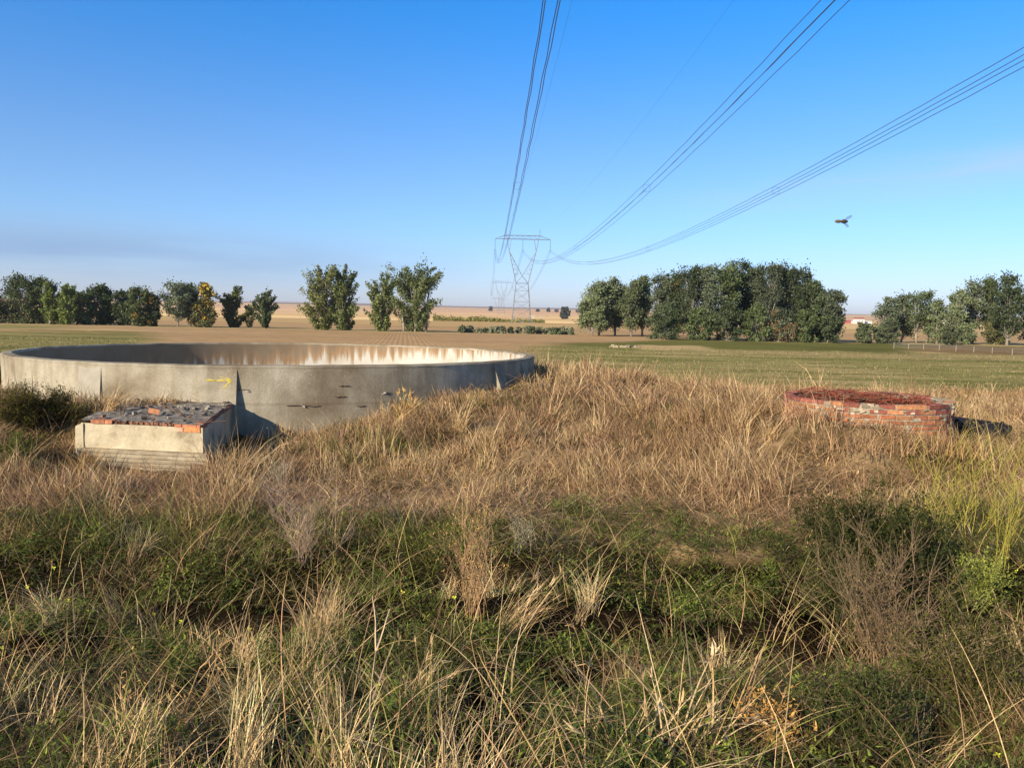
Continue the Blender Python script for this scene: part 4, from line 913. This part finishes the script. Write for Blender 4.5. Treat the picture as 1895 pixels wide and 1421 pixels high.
# ------------------------------------------------------------------ trees
def tree(px, basepy, toppy, hw, dist, tone, label, name='broadleaf_tree', cat='tree', group=None, shape='bush', nleaf=3600, clear=.05, trunks=1, seed=None, second=None, bare=0.0):
    r = random.Random(seed if seed is not None else int(px*7+toppy)); g_ = np.random.default_rng(int(abs(px)*13+toppy))
    b = P(px, basepy, dist); zg = gz(b.x, dist)
    top = P(px, toppy, dist).z; H = top-zg; W = hw/F*dist
    root = empty(name, (b.x, dist, zg), label=label, cat=cat, group=group)
    tone = np.array(tone)*(r.uniform(.8, 1.35) if dist < 300 else 1)
    # crown built from uneven lobes, each holding several leaf clumps
    def prof(t):     # crown half width by height fraction
        if shape == 'poplar': return W*min(1, (t+.08)/.25)*(1-.78*max(0, (t-.45)/.55)**1.5)
        if shape == 'top': return W*(.35+.65*math.sin(math.pi*min(1, max(0, (t-.15)/.95))))
        if shape == 'spray': return W*(.62+.38*min(1, t/.35))*(1-.35*max(0, (t-.72)/.28)**2)
        return W*(min(1, .62+t*1.3))*(math.sqrt(max(0, 1-max(0, (t-.35)/.68)**2)))
    cents = []; nl = int(9+2.6*W+H*.5)
    for q in range(nl):
        t = clear+(1-clear-.10)*((q+r.random())/nl); a = q*2.4+r.uniform(-.6, .6); lr = (.22*W+.05*H)*r.uniform(.6, 1.25)
        rr = max(0, prof(t)-lr*.55)*r.uniform(.35, 1.0)
        lc = (rr*math.cos(a), rr*math.sin(a)*.9, H*t)
        for _ in range(r.randint(3, 6)):
            v = Vector((r.gauss(0, 1), r.gauss(0, 1), r.gauss(0, .8))).normalized()*lr*r.uniform(.4, 1.0)
            zz = min(lc[2]+v.z, H*.95); cents.append((lc[0]+v.x, lc[1]+v.y, max(.04*H, zz), min(1, zz/H)))
    for q in range(3): cents.append((r.uniform(-.35, .35)*W, r.uniform(-.3, .3)*W, H*r.uniform(.88, .96), .92))
    # trunks and limbs
    g = Geo(); bc = np.array((.36, .32, .26)) if shape != 'dark' else np.array((.2, .17, .14))
    tr_ = []
    for k in range(trunks):
        ox = (k-(trunks-1)/2)*W*.5; tp = Vector((ox*1.3+r.uniform(-.2, .2)*W, r.uniform(-.2, .2)*W, H*r.uniform(.75, .9)))
        pts = [Vector((ox, r.uniform(-.2, .2), -.2))]
        for q in (.2, .45, .7, 1): pts.append(Vector((ox+(tp.x-ox)*q+r.gauss(0, .05)*W, tp.y*q+r.gauss(0, .05)*W, tp.z*q)))
        rad = .017*H+.03; g.tube(pts, [rad, rad*.85, rad*.65, rad*.4, rad*.12], 7); tr_.append(pts)
    for c in cents:
        pts = min(tr_, key=lambda p: abs(p[2].x-c[0])); t = max(.08, c[3]*r.uniform(.4, .75)); k = min(3, int(t*4)); p0 = pts[k]+(pts[k+1]-pts[k])*(t*4-k) if k < 4 else pts[3]
        c_ = Vector(c[:3]); mid = (p0+c_)/2+Vector((0, 0, -.04*H)); 
        if r.random() < .6: g.tube([p0, mid, c_], [.0055*H, .004*H, .0015*H], 4)
    g.build('trunk', M_bark, root, smooth=True)
    # leaves
    per = int(nleaf*1.9)//len(cents); VV = []; CC = []
    for ci, c in enumerate(cents):
        n = int(per*r.uniform(.5, 1.5)*(1-bare*r.random())); 
        n = max(n, 4)
        cr = (.125*W+.042*H)*r.uniform(.6, 1.35)
        out = np.array([c[0], c[1], .55*H*.35]); out = out/np.linalg.norm(out)
        loc = g_.normal(0, 1, (n, 3))*cr*np.array([.55, .55, .5])
        if shape in ('poplar', 'spray'): loc = loc*.55 + out[None, :]*(g_.uniform(-1.2, 2.3, n)*cr)[:, None]
        p = np.array(c[:3])+loc
        p[:, 2] = np.clip(p[:, 2], .05*H*g_.random(n), None)
        s = (.0019*dist*g_.uniform(.5, 1.25, n))[:, None]*(.85 if dist < 300 else 1.0)
        a = g_.normal(0, 1, (n, 3)); a /= np.linalg.norm(a, axis=1)[:, None]; b_ = np.cross(a, g_.normal(0, 1, (n, 3))); b_ /= np.linalg.norm(b_, axis=1)[:, None]
        VV.append(np.stack([p-a*s*.9, p+b_*s*.55, p+a*s*.9, p-b_*s*.55], 1))
        tn = tone if (second is None or r.random() > second[1]) else np.array(second[0])
        CC.append(np.repeat((tn*r.uniform(.75, 1.35))[None, :]*g_.uniform(.75, 1.25, (n, 1)), 4, 0))
    V = np.concatenate(VV).reshape(-1, 3); C = np.concatenate(CC); Q = np.arange(len(V)).reshape(-1, 4)
    nmesh('crown', V, m=M_leaf, parent=root, quads=Q, col=C)
    return root
DG = (.075, .095, .045); MG = (.10, .125, .05); LG = (.14, .17, .045); OL = (.12, .12, .05); GG = (.11, .13, .075); PG = (.15, .175, .085); YO = (.48, .33, .05)
GL = 'trees along the far left hedgerow'; GM = 'trees standing in the middle of the plain'; GR = 'trees of the big grove right of centre'; GQ = 'trees at the far right'
d_ = 122
for (px, tp, hw, tn, lb, kw) in [
    (-25, 520, 40, DG, 'dark tree cut by the left edge of the picture', {}),
    (38, 508, 38, MG, 'tallest rounded tree near the left edge', dict(clear=.1)),
    (78, 515, 26, MG, 'tree with grey green top just right of the tallest one at left', {}),
    (93, 528, 12, LG, 'slim yellow green tree between two darker ones at far left', dict(shape='poplar')),
    (112, 545, 12, LG, 'short yellow green tree left of the slim pointed one', {}),
    (126, 530, 11, LG, 'slim pointed light green tree in the left hedgerow', dict(shape='poplar')),
    (153, 540, 20, MG, 'bright green bushy tree right of the slim pointed one', {}),
    (188, 527, 30, (.07, .095, .035), 'broad dense green tree with knobbly top in the left hedgerow', dict(nleaf=4600)),
    (225, 540, 24, DG, 'very dark tree right of the knobbly one', {}),
    (262, 533, 28, MG, 'green tree with reddish tinted top', dict(second=((.3, .2, .05), .12))),
    (284, 545, 14, DG, 'small dark tree at the end of the dense part of the hedgerow', {}),
    (330, 522, 30, GG, 'open crowned grey green tree with bare twigs in the left hedgerow', dict(bare=.5, clear=.25, shape='top')),
    (352, 526, 22, DG, 'dark crowned tree left of the yellow topped one', dict(clear=.25, shape='top')),
    (382, 522, 16, YO, 'autumn yellow topped tree in the left hedgerow', dict(second=(OL, .55), clear=.1)),
    (372, 560, 24, OL, 'low olive bushy tree under the yellow topped one', dict(second=((.25, .17, .06), .2))),
    (430, 540, 25, OL, 'olive spreading tree standing right of the yellow topped one', dict(shape='spray', second=(LG, .25))),
    (461, 565, 10, OL, 'thin sparse sapling between two hedgerow trees', dict(bare=.5, nleaf=900)),
    (491, 545, 17, DG, 'last small dark tree at the right end of the left hedgerow', dict(shape='spray'))]:
    tree(px, 604+rnd.uniform(-1, 2), tp, hw*(1.12 if px < 300 else 1), d_+rnd.uniform(-4, 4), tn, lb, group=GL, **kw)
for (px, tp, hw, tn, lb, kw, bp) in [
    (601, 500, 37, (.15, .16, .055), 'wide feathery tree, leftmost of the four in the open plain', dict(nleaf=6500), 606),
    (637, 501, 26, (.13, .15, .055), 'feathery tree touching the leftmost one in the open plain', dict(nleaf=4800), 607),
    (705, 515, 25, (.14, .16, .055), 'narrow feathery tree, third of the four in the open plain', dict(nleaf=4800, trunks=2), 610),
    (768, 497, 44, (.12, .14, .055), 'biggest feathery tree with pale trunks beside the pylon', dict(nleaf=8500, trunks=3), 611)]:
    tree(px, bp, tp, hw*.92, 118, tn, lb, group=GM, shape='spray', name='poplar_tree', clear=.03, **kw)
gro = [(1096, 545, 24, 'low pale edged tree at the left foot of the grove'), (1108, 521, 26, 'left end tree of the big grove with sunlit leaves'), (1138, 516, 22, 'second tree from the left end of the grove'), (1168, 516, 20, 'slim tree with pale bare trunk in the thin part of the grove'),
       (1188, 509, 20, 'round topped tree where the grove thickens'), (1222, 507, 26, 'tree below the orange tinted top of the grove'), (1246, 506, 22, 'tree with an orange tinted top in the grove'), (1278, 490, 28, 'tall tree where the grove skyline jumps up'), (1312, 490, 26, 'tree with flat dark top left of the highest one'),
       (1340, 492, 24, 'tree filling the skyline just left of the highest one'), (1361, 481, 26, 'highest tree of the big grove'), (1392, 488, 24, 'tree right next to the highest one of the grove'), (1418, 485, 26, 'second highest tree of the grove'), (1448, 489, 24, 'tree with forked pale trunk in the grove'), (1474, 491, 22, 'dark steep shouldered tree at the right of the grove'),
       (1500, 520, 20, 'lower tree stepping down at the right of the grove'), (1516, 533, 18, 'small tree before the gap at the right of the grove'), (1538, 537, 22, 'separate knobbly tree closing the grove on the right'),
       (1230, 560, 30, 'bushy understorey tree at the left front of the grove'), (1290, 570, 28, 'leafy understorey tree at the grove front under the tall step'), (1345, 560, 28, 'low leafy tree at the middle front of the grove'), (1395, 565, 26, 'low leafy tree right of the middle of the grove front'), (1440, 572, 26, 'brownish leafy tree low at the grove front'), (1490, 575, 24, 'pale leafy low tree at the right front of the grove'), (1530, 585, 24, 'lowest bushy tree at the right foot of the grove')]
for i, (px, tp, hw, lb) in enumerate(gro):
    front = i >= 18; kw = {}
    if 'orange' in lb and 'with' in lb: kw = dict(second=((.36, .22, .05), .16))
    if 'brownish' in lb: kw = dict(second=((.2, .14, .07), .4))
    dist = 112 if px < 1200 else 98
    tree(px, 622 if px < 1200 else 631, tp, hw*1.12, dist-(3 if front else rnd.uniform(-5, 2)), rnd.choice([DG, MG, GG, DG]) if px > 1200 else PG, lb, group=GR, shape='bush' if (front or px < 1110) else 'top', clear=(.02 if front else .2), nleaf=4600 if not front else 2800, **kw)
for (px, tp, hw, tn, lb, kw, bp) in [
    (1640, 550, 20, GG, 'left slope tree of the rounded clump at right', {}, 628),
    (1668, 543, 22, GG, 'middle tree of the rounded clump at right', dict(clear=.2), 629),
    (1705, 537, 30, MG, 'tallest tree of the rounded clump at right', dict(clear=.28, shape='top', trunks=2), 630),
    (1733, 556, 16, PG, 'sparse tree at the right of the rounded clump', dict(bare=.4), 629),
    (1766, 532, 20, PG, 'airy tree with a straight pale trunk near the right edge', dict(clear=.35, shape='top', bare=.4), 633),
    (1795, 516, 22, PG, 'tall airy tree right of the straight pale trunk', dict(clear=.3, shape='top', bare=.2), 632),
    (1828, 511, 20, MG, 'tall tree second from the highest near the right edge', dict(clear=.3, shape='top'), 632),
    (1862, 506, 26, DG, 'highest dark tree near the right edge', dict(clear=.2, shape='top', nleaf=5000), 632),
    (1900, 525, 18, DG, 'tree cut by the right edge of the picture', dict(clear=.1), 634),
    (1840, 590, 24, OL, 'low olive tree under the tall ones at right edge', {}, 631),
    (1785, 600, 20, PG, 'low leafy tree beneath the airy trees at right', {}, 630)]:
    tree(px, bp, tp, hw*1.1, 104+rnd.uniform(-3, 3), tn, lb, group=GQ, **{'nleaf': 2500, **kw})
for px, tp, hw, lb in [(1592, 596, 12, 'small grey green bush in the gap by the red roofs'), (1607, 600, 18, 'grey green bush left of the rounded clump'), (1628, 605, 16, 'silvery bush at the foot of the rounded clump'), (1648, 595, 14, 'upright bush in front of the rounded clump'), (1757, 603, 18, 'round grey bush between the clump and the straight pale trunk')]:
    tree(px, 636, tp, hw, 96, (.10, .115, .06), lb, name='bush', cat='bush', group='bushes at the foot of the right hand trees', nleaf=1500, clear=.02)
tree(1045, 586, 569, 9.5, 720, (.07, .08, .05), 'lone round tree far out on the plain', nleaf=900, clear=.1)
for px, py, h in ((908, 569, 1.6), (1030, 574, 1.3), (1015, 572, 1.5), (995, 574, 1.3), (1070, 576, 3), (140, 547, 4), (128, 546, 3)):
    tree(px, py+1.2, py-h*.7, 2+h*.8, 1500, (.12, .11, .08), 'tiny dark tree dot on the far rise', nleaf=120, group='tiny trees on the far rise', clear=.0)
# grey green scrub in a line below the pylon
for i in range(15):
    px = 858+i*14.2+rnd.uniform(-3, 3); tree(px, 618, 605.5+rnd.uniform(-2.5, 3), 8+rnd.uniform(-3, 5), 118+rnd.uniform(-2, 2), (.20, .21, .13) if i % 3 else (.11, .13, .07), 'low grey green scrub bush in the row below the pylon', name='scrub_bush', cat='bush', group='scrub bushes in a row below the pylon', nleaf=700, clear=.0)
def hedge():
    g_ = np.random.default_rng(5); n = 9000
    u = g_.random(n); px = 800+u*205; d = 430+g_.uniform(-4, 4, n); x = (px-947.5)/F*d; z = ground_z(x, d)+np.abs(g_.normal(0, 1.1, n))*(.5+fbm(x, d, 8, 3))*(1-.5*u)
    p = np.c_[x, d, z]; s = g_.uniform(.3, .7, n)[:, None]; a = g_.normal(0, 1, (n, 3)); a /= np.linalg.norm(a, axis=1)[:, None]; b_ = np.cross(a, g_.normal(0, 1, (n, 3))); b_ /= np.linalg.norm(b_, axis=1)[:, None]
    V = np.stack([p-a*s, p+b_*s*.6, p+a*s, p-b_*s*.6], 1).reshape(-1, 3)
    o = nmesh('hedge', V, m=M_leaf, quads=np.arange(len(V)).reshape(-1, 4), col=np.repeat(np.array([[.26, .24, .06]])*g_.uniform(.6, 1.3, (n, 1)), 4, 0)); tag(o, 'distant yellow green hedge strip behind the pylon feet', 'hedge')
hedge()

# ------------------------------------------------------------------ far buildings
def house(px, py, wpx, hpx, dist, wallc, roofc, label, group=None, name='farm_building', cat='building'):
    c = P(px, py, dist); zg = gz(c.x, dist); z0 = min(zg, c.z); W = wpx/F*dist; H = hpx/F*dist; rh = H*.35; D = W*.6
    root = empty(name, (c.x, dist, c.z), label=label, cat=cat, group=group)
    g = Geo(); g.box((0, 0, (H-rh)/2-1), (W, D, H-rh+2)); g.build('wall', mat_noise('wall_paint', [(.3, tuple(np.array(wallc)*.9)), (.7, wallc)], scale=.3, bump=0), root)
    g = Geo(); a = W/2+.4; b = D/2+.5; z = H-rh
    V = [(-a, -b, z), (a, -b, z), (a, 0, H), (-a, 0, H), (-a, b, z), (a, b, z)]
    g.add(V, [(0, 1, 2, 3), (3, 2, 5, 4)], [(0, 3, 4), (1, 5, 2)]); g.build('roof', mat_noise('roof_tiles', [(.3, tuple(np.array(roofc)*.85)), (.7, roofc)], scale=.5, bump=0), root)
    mo = mat_noise('dark_opening', [(.3, (.03, .03, .035)), (.7, (.06, .06, .07))], scale=1, bump=0)
    for i in range(3):
        g = Geo(); g.box((-W*.32+i*W*.3, -D/2-.03, (H-rh)*.45), (W*.08, .1, (H-rh)*.35)); g.build('window', mo, root)
house(1589, 596, 17, 8.5, 820, (.75, .72, .68), (.40, .13, .09), 'white farmhouse with red roof seen through the gap by the grove')
house(1568, 598.5, 11, 6, 800, (.45, .13, .10), (.50, .12, .10), 'red barn left of the white farmhouse')
house(1604, 598, 14, 4.5, 830, (.82, .80, .76), (.70, .66, .60), 'long white shed right of the farmhouse')
house(1576, 597, 6, 4, 840, (.7, .68, .66), (.6, .58, .56), 'small white shed between red barn and farmhouse')
house(1685, 598, 8, 5, 830, (.82, .80, .76), (.75, .72, .68), 'white shed glimpsed through the rounded clump of trees')
house(1752, 600, 20, 5, 820, (.8, .78, .74), (.7, .68, .66), 'white industrial shed between the right hand tree clumps')
house(986, 590, 8, 5.5, 760, (.70, .60, .42), (.62, .52, .38), 'small cream barn out on the plain right of the pylon')
house(1003, 590, 5, 3, 760, (.8, .76, .66), (.6, .5, .4), 'tiny pale hut beside the cream barn')
house(845, 586, 6, 2.5, 900, (.8, .76, .7), (.7, .64, .56), 'tiny white hut far off left of the pylon')
# stone heap in the green field
def heap():
    p = hit(1153, 643); g = Geo(); root = empty('stone_heap', p, label='little heap of pale stones in the green field', cat='stones')
    for _ in range(60): g.box((rnd.gauss(0, .55), rnd.gauss(0, .4), abs(rnd.gauss(.05, .05))), (rnd.uniform(.1, .35), rnd.uniform(.1, .3), rnd.uniform(.05, .14)), Matrix.Rotation(rnd.uniform(0, 3), 3, 'Z'), np.array((.42, .34, .22))*rnd.uniform(.6, 1.1), jit=.03)
    o = g.build('stones', M_brick, root); o['kind'] = 'stuff'
heap()
# post and wire fence at right
def fence():
    pp = [(1654, 645, 634), (1681, 646, 636), (1709, 647, 637), (1738, 648.5, 638), (1769, 650, 639), (1802, 652, 641), (1836, 654, 642.5), (1873, 657, 645), (1912, 660, 647)]
    f0 = None; root = None; tops = []
    for px, b, t in pp:
        p = hit(px, b, 20); 
        if root is None:
            root = empty('wire_fence', p, label='thin post and wire fence at the far edge of the right hand field', cat='fence'); f0 = p
        h = (b-t)/F*p.y; g = Geo(); q = p-f0; g.tube([q+Vector((0, 0, -.1)), q+Vector((0, 0, h))], [.03, .024], 6); g.build('post', mat_noise('pale_post', [(.3, (.28, .23, .16)), (.7, (.42, .35, .25))], scale=4, bump=0), root); tops.append((q, h))
    g = Geo()
    for f in (.4, .7, .95): g.tube([q+Vector((0, 0, h*f)) for q, h in tops], .01, 4)
    g.build('wire', M_steel, root)
fence()

# ------------------------------------------------------------------ pylons and lines
LX0, LS = 16.7, -.0324          # line centre x = LX0 + LS*y
def linex(y): return LX0+LS*y
def pylon(y, zbase, label, scale=1.0, xoff=0):
    root = empty('pylon', (linex(y)+xoff, y, zbase), -math.atan(LS), label=label, cat='pylon', group='pylons of the power line')
    k = scale
    def V3(x, yy, z): return Vector((x*k, yy*k, z*k))
    def frame(g, lev, r, rb, brace=True):
        for (x0, y0, z0), (x1, y1, z1) in zip(lev[:-1], lev[1:]):
            c0 = [V3(sx*x0, sy*y0, z0) for sx, sy in ((-1, -1), (1, -1), (1, 1), (-1, 1))]; c1 = [V3(sx*x1, sy*y1, z1) for sx, sy in ((-1, -1), (1, -1), (1, 1), (-1, 1))]
            for a, b in zip(c0, c1): g.tube([a, b], r*k, 4)
            for i in range(4):
                j = (i+1) % 4
                if brace: g.tube([c0[i], c1[j]], rb*k, 3); g.tube([c0[j], c1[i]], rb*k, 3)
                g.tube([c1[i], c1[j]], rb*k, 3)
    g = Geo(); frame(g, [(4.9, 4.9, 0), (4.55, 4.3, 4), (4.2, 3.8, 8), (3.85, 3.4, 12), (3.4, 2.7, 17.5), (3.05, 1.6, 21.2)], .13, .055); g.build('body', M_steel, root)
    g = Geo()
    for s in (-1, 1):     # the two arms of the Y and their forks
        for yy in (-.8, .8):
            o0, o1, o2 = V3(s*3.05, yy*1.8, 21.2), V3(s*6.7, yy, 37), V3(s*7.9, yy, 43)
            g.tube([o0, o1, o2], .12*k, 4); i0, i1 = V3(-s*.0, yy, 24.8), V3(s*6.3, yy, 36.2)
            g.tube([V3(-s*3.05, yy*1.8, 21.2), i0, i1], .11*k, 4); g.tube([o1, V3(s*5.7, yy, 43)], .09*k, 4)
            for t in (.25, .42, .58, .74, .9):
                a = o0.lerp(o1, t); b = i0.lerp(i1, max(0, t-.12)); g.tube([a, b], .045*k, 3); g.tube([a, i0.lerp(i1, min(1, t+.02))], .04*k, 3)
        g.tube([V3(s*3.05, -1.4, 21.2), V3(-s*3.05, -1.4, 21.2)], .09*k, 4)
    g.build('arms', M_steel, root)
    g = Geo()
    for yy in (-.8, .8):
        g.tube([V3(-13.8, 0, 43), V3(-8, yy, 43), V3(8, yy, 43), V3(13.8, 0, 43)], .12*k, 4); g.tube([V3(-13.8, 0, 43), V3(-8.6, yy, 44.8), V3(8.6, yy, 44.8), V3(13.8, 0, 43)], .10*k, 4)
        xs = np.linspace(-8.6, 8.6, 13)
        for i in range(12): g.tube([V3(xs[i], yy, 43 if i % 2 else 44.8), V3(xs[i+1], yy, 44.8 if i % 2 else 43)], .05*k, 3)
    g.build('crossarm', M_steel, root)
    for s in (-1, 1):
        g = Geo()
        for yy in (-.8, .8): g.tube([V3(s*8.0, yy, 43), V3(s*8.4, 0, 48.4)], .07*k, 4)
        g.tube([V3(s*9.0, 0, 44.8), V3(s*8.4, 0, 48.4)], .05*k, 4); g.build('peak', M_steel, root)
    for x in (-13.8, 0, 13.8):
        g = Geo(); g.tube([V3(x, 0, 43), V3(x, 0, 37.6)], .07*k, 5)
        for z in np.arange(38, 42.6, .45): g.tube([V3(x, 0, z), V3(x, 0, z+.12)], .18*k, 6)
        g.tube([V3(x-.5, 0, 37.5), V3(x+.5, 0, 37.5)], .08*k, 4)
        g.build('insulator', mat_noise('glass_insulator', [(.3, (.1, .13, .13)), (.7, (.16, .2, .2))], scale=1, bump=0), root)
    return root
Y1, Y2, Y3 = 390., 1010., 1500.
zb1 = ZC-2.6; zb2 = gz(linex(Y2), Y2)-2; 
pylon(Y1, zb1, 'nearest tall steel lattice pylon carrying the lines over the field')
pylon(Y2, zb2, 'second pylon, faint in the haze behind the nearest one')
pylon(Y3, ZC-2.0, 'third pylon, faintest on the horizon left of the other two', xoff=3)
def bundle(off, label):
    root = empty('conductor_bundle', (linex(Y1)+off, Y1, zb1+37.5), label=label, cat='power line', group='four-wire conductor bundles of the power line')
    r0 = root.location
    def pt(y, dx, dz):
        if y <= Y1: z = ZC+13.9 + ((zb1+37.5-ZC)-13.9)*((y-122)/(Y1-122))**2
        else:
            t = (y-Y1)/(Y2-Y1); z = (zb1+37.5)*(1-t)+(zb2+37.5)*t - 4*17*t*(1-t)
        return Vector((linex(y)+off+dx, y, z+dz))-r0
    ys = list(np.concatenate([np.linspace(-146, Y1, 150), np.linspace(Y1, Y2, 40)[1:]]))
    for sx in (-1, 1):
        for sz in (-1, 1):
            g = Geo(); ph = rnd.uniform(0, 6)
            g.tube([pt(y, sx*.36+.03*math.sin(y*.7+ph)*(y < Y1), sz*.36) for y in ys], [.026 if y < Y1 else .03 for y in ys], 4); g.build('wire', M_wire, root)
    for y in (-90, -20, 84, 150, 240, 320):
        g = Geo(); c = [pt(y, a*.36, b*.36) for a, b in ((-1, -1), (1, -1), (1, 1), (-1, 1))]
        for i in range(4): g.tube([c[i], c[(i+1) % 4]], .012, 4)
        g.build('spacer', M_wire, root)
bundle(-13.8, 'left four wire bundle running steeply up out of the top of the picture')
bundle(0, 'middle four wire bundle rising from the pylon to the top right')
bundle(13.8, 'right hand four wire bundle sweeping out through the right edge')
def earth(off, label):
    g = Geo(); r0 = Vector((linex(Y1)+off, Y1, zb1+48.4))
    P_ = []
    for y in np.linspace(-146, Y1, 120): P_.append(Vector((linex(y)+off, y, ZC+33.5+((zb1+48.4-ZC)-33.5)*((y-122)/(Y1-122))**2))-r0)
    g.tube(P_, .011, 4); o = g.build('earth_wire', M_wire, None); o.location = r0; tag(o, label, 'power line')
earth(-8.4, 'thin single earth wire just right of the left bundle'); earth(8.4, 'hair thin single earth wire between left and middle bundles')

# ------------------------------------------------------------------ the insect near the lens and a far bird
def insect():
    c = P(1557, 410, .95); root = empty('flying_insect', c, label='small brown bee like insect hovering in the sky at right', cat='insect')
    k = .00067*.95/.95
    def blob(name, x, rx, rz, col, parent=root):
        bm = bmesh.new(); bmesh.ops.create_uvsphere(bm, u_segments=20, v_segments=12, radius=1)
        for v in bm.verts:
            v.co.x = v.co.x*rx*k+x*k; v.co.y *= rz*k; v.co.z = v.co.z*rz*k*(1+.05*math.sin(v.co.x*3000))
        return bmo(name, bm, col, parent, True)
    ab = mat_noise('abdomen_brown', [(.4, (.12, .07, .035)), (.6, (.20, .12, .07))], scale=900, stretch=(3, .2, .2), bump=0); th = mat_noise('thorax_dark', [(.3, (.03, .025, .02)), (.7, (.08, .06, .045))], scale=600, bump=0)
    blob('abdomen', -5.5, 6.5, 3.0, ab); blob('thorax', 4.5, 5, 3.8, th); blob('head', 9.6, 2.2, 2.3, th)
    m, N, L, b = new_mat('wing_membrane'); b.inputs['Base Color'].default_value = (.12, .15, .22, 1); b.inputs['Alpha'].default_value = .6; b.inputs['Roughness'].default_value = .3
    for s, a, l in ((1, R(33), 17), (-1, R(-38), 13)):
        V = []; n = 14
        for i in range(n):
            t = 2*math.pi*i/n; x = (math.cos(t)+1)/2*l; z = math.sin(t)*3.4*(.5+.5*(math.cos(t)+1)/2)
            V.append(((4+x*math.cos(a)-z*math.sin(a))*k, (-.5*s*x*.2)*k, (1.5*s+x*math.sin(a)+z*math.cos(a))*k))
        nmesh('wing', V, faces=[tuple(range(n))], m=m, parent=root)
insect()

# ------------------------------------------------------------------ haze
def haze():
    bm = bmesh.new(); bmesh.ops.create_cube(bm, size=1)
    x0, x1, y0, y1, z0, z1 = -9800, 9800, -9800, 9800, -60, 120
    for v in bm.verts: v.co = Vector((x0 if v.co.x < 0 else x1, y0 if v.co.y < 0 else y1, z0 if v.co.z < 0 else z1))
    m = bpy.data.materials.new('air'); m.use_nodes = True; N = m.node_tree.nodes; N.clear()
    o = N.new('ShaderNodeOutputMaterial'); v = N.new('ShaderNodeVolumePrincipled'); v.inputs['Density'].default_value = HAZE
    v.inputs['Color'].default_value = (.86, .88, 1, 1); v.inputs['Anisotropy'].default_value = .2
    m.node_tree.links.new(v.outputs[0], o.inputs['Volume'])
    ob = bmo('haze', bm, m); tag(ob, kind='stuff')
HAZE = .00014
haze()
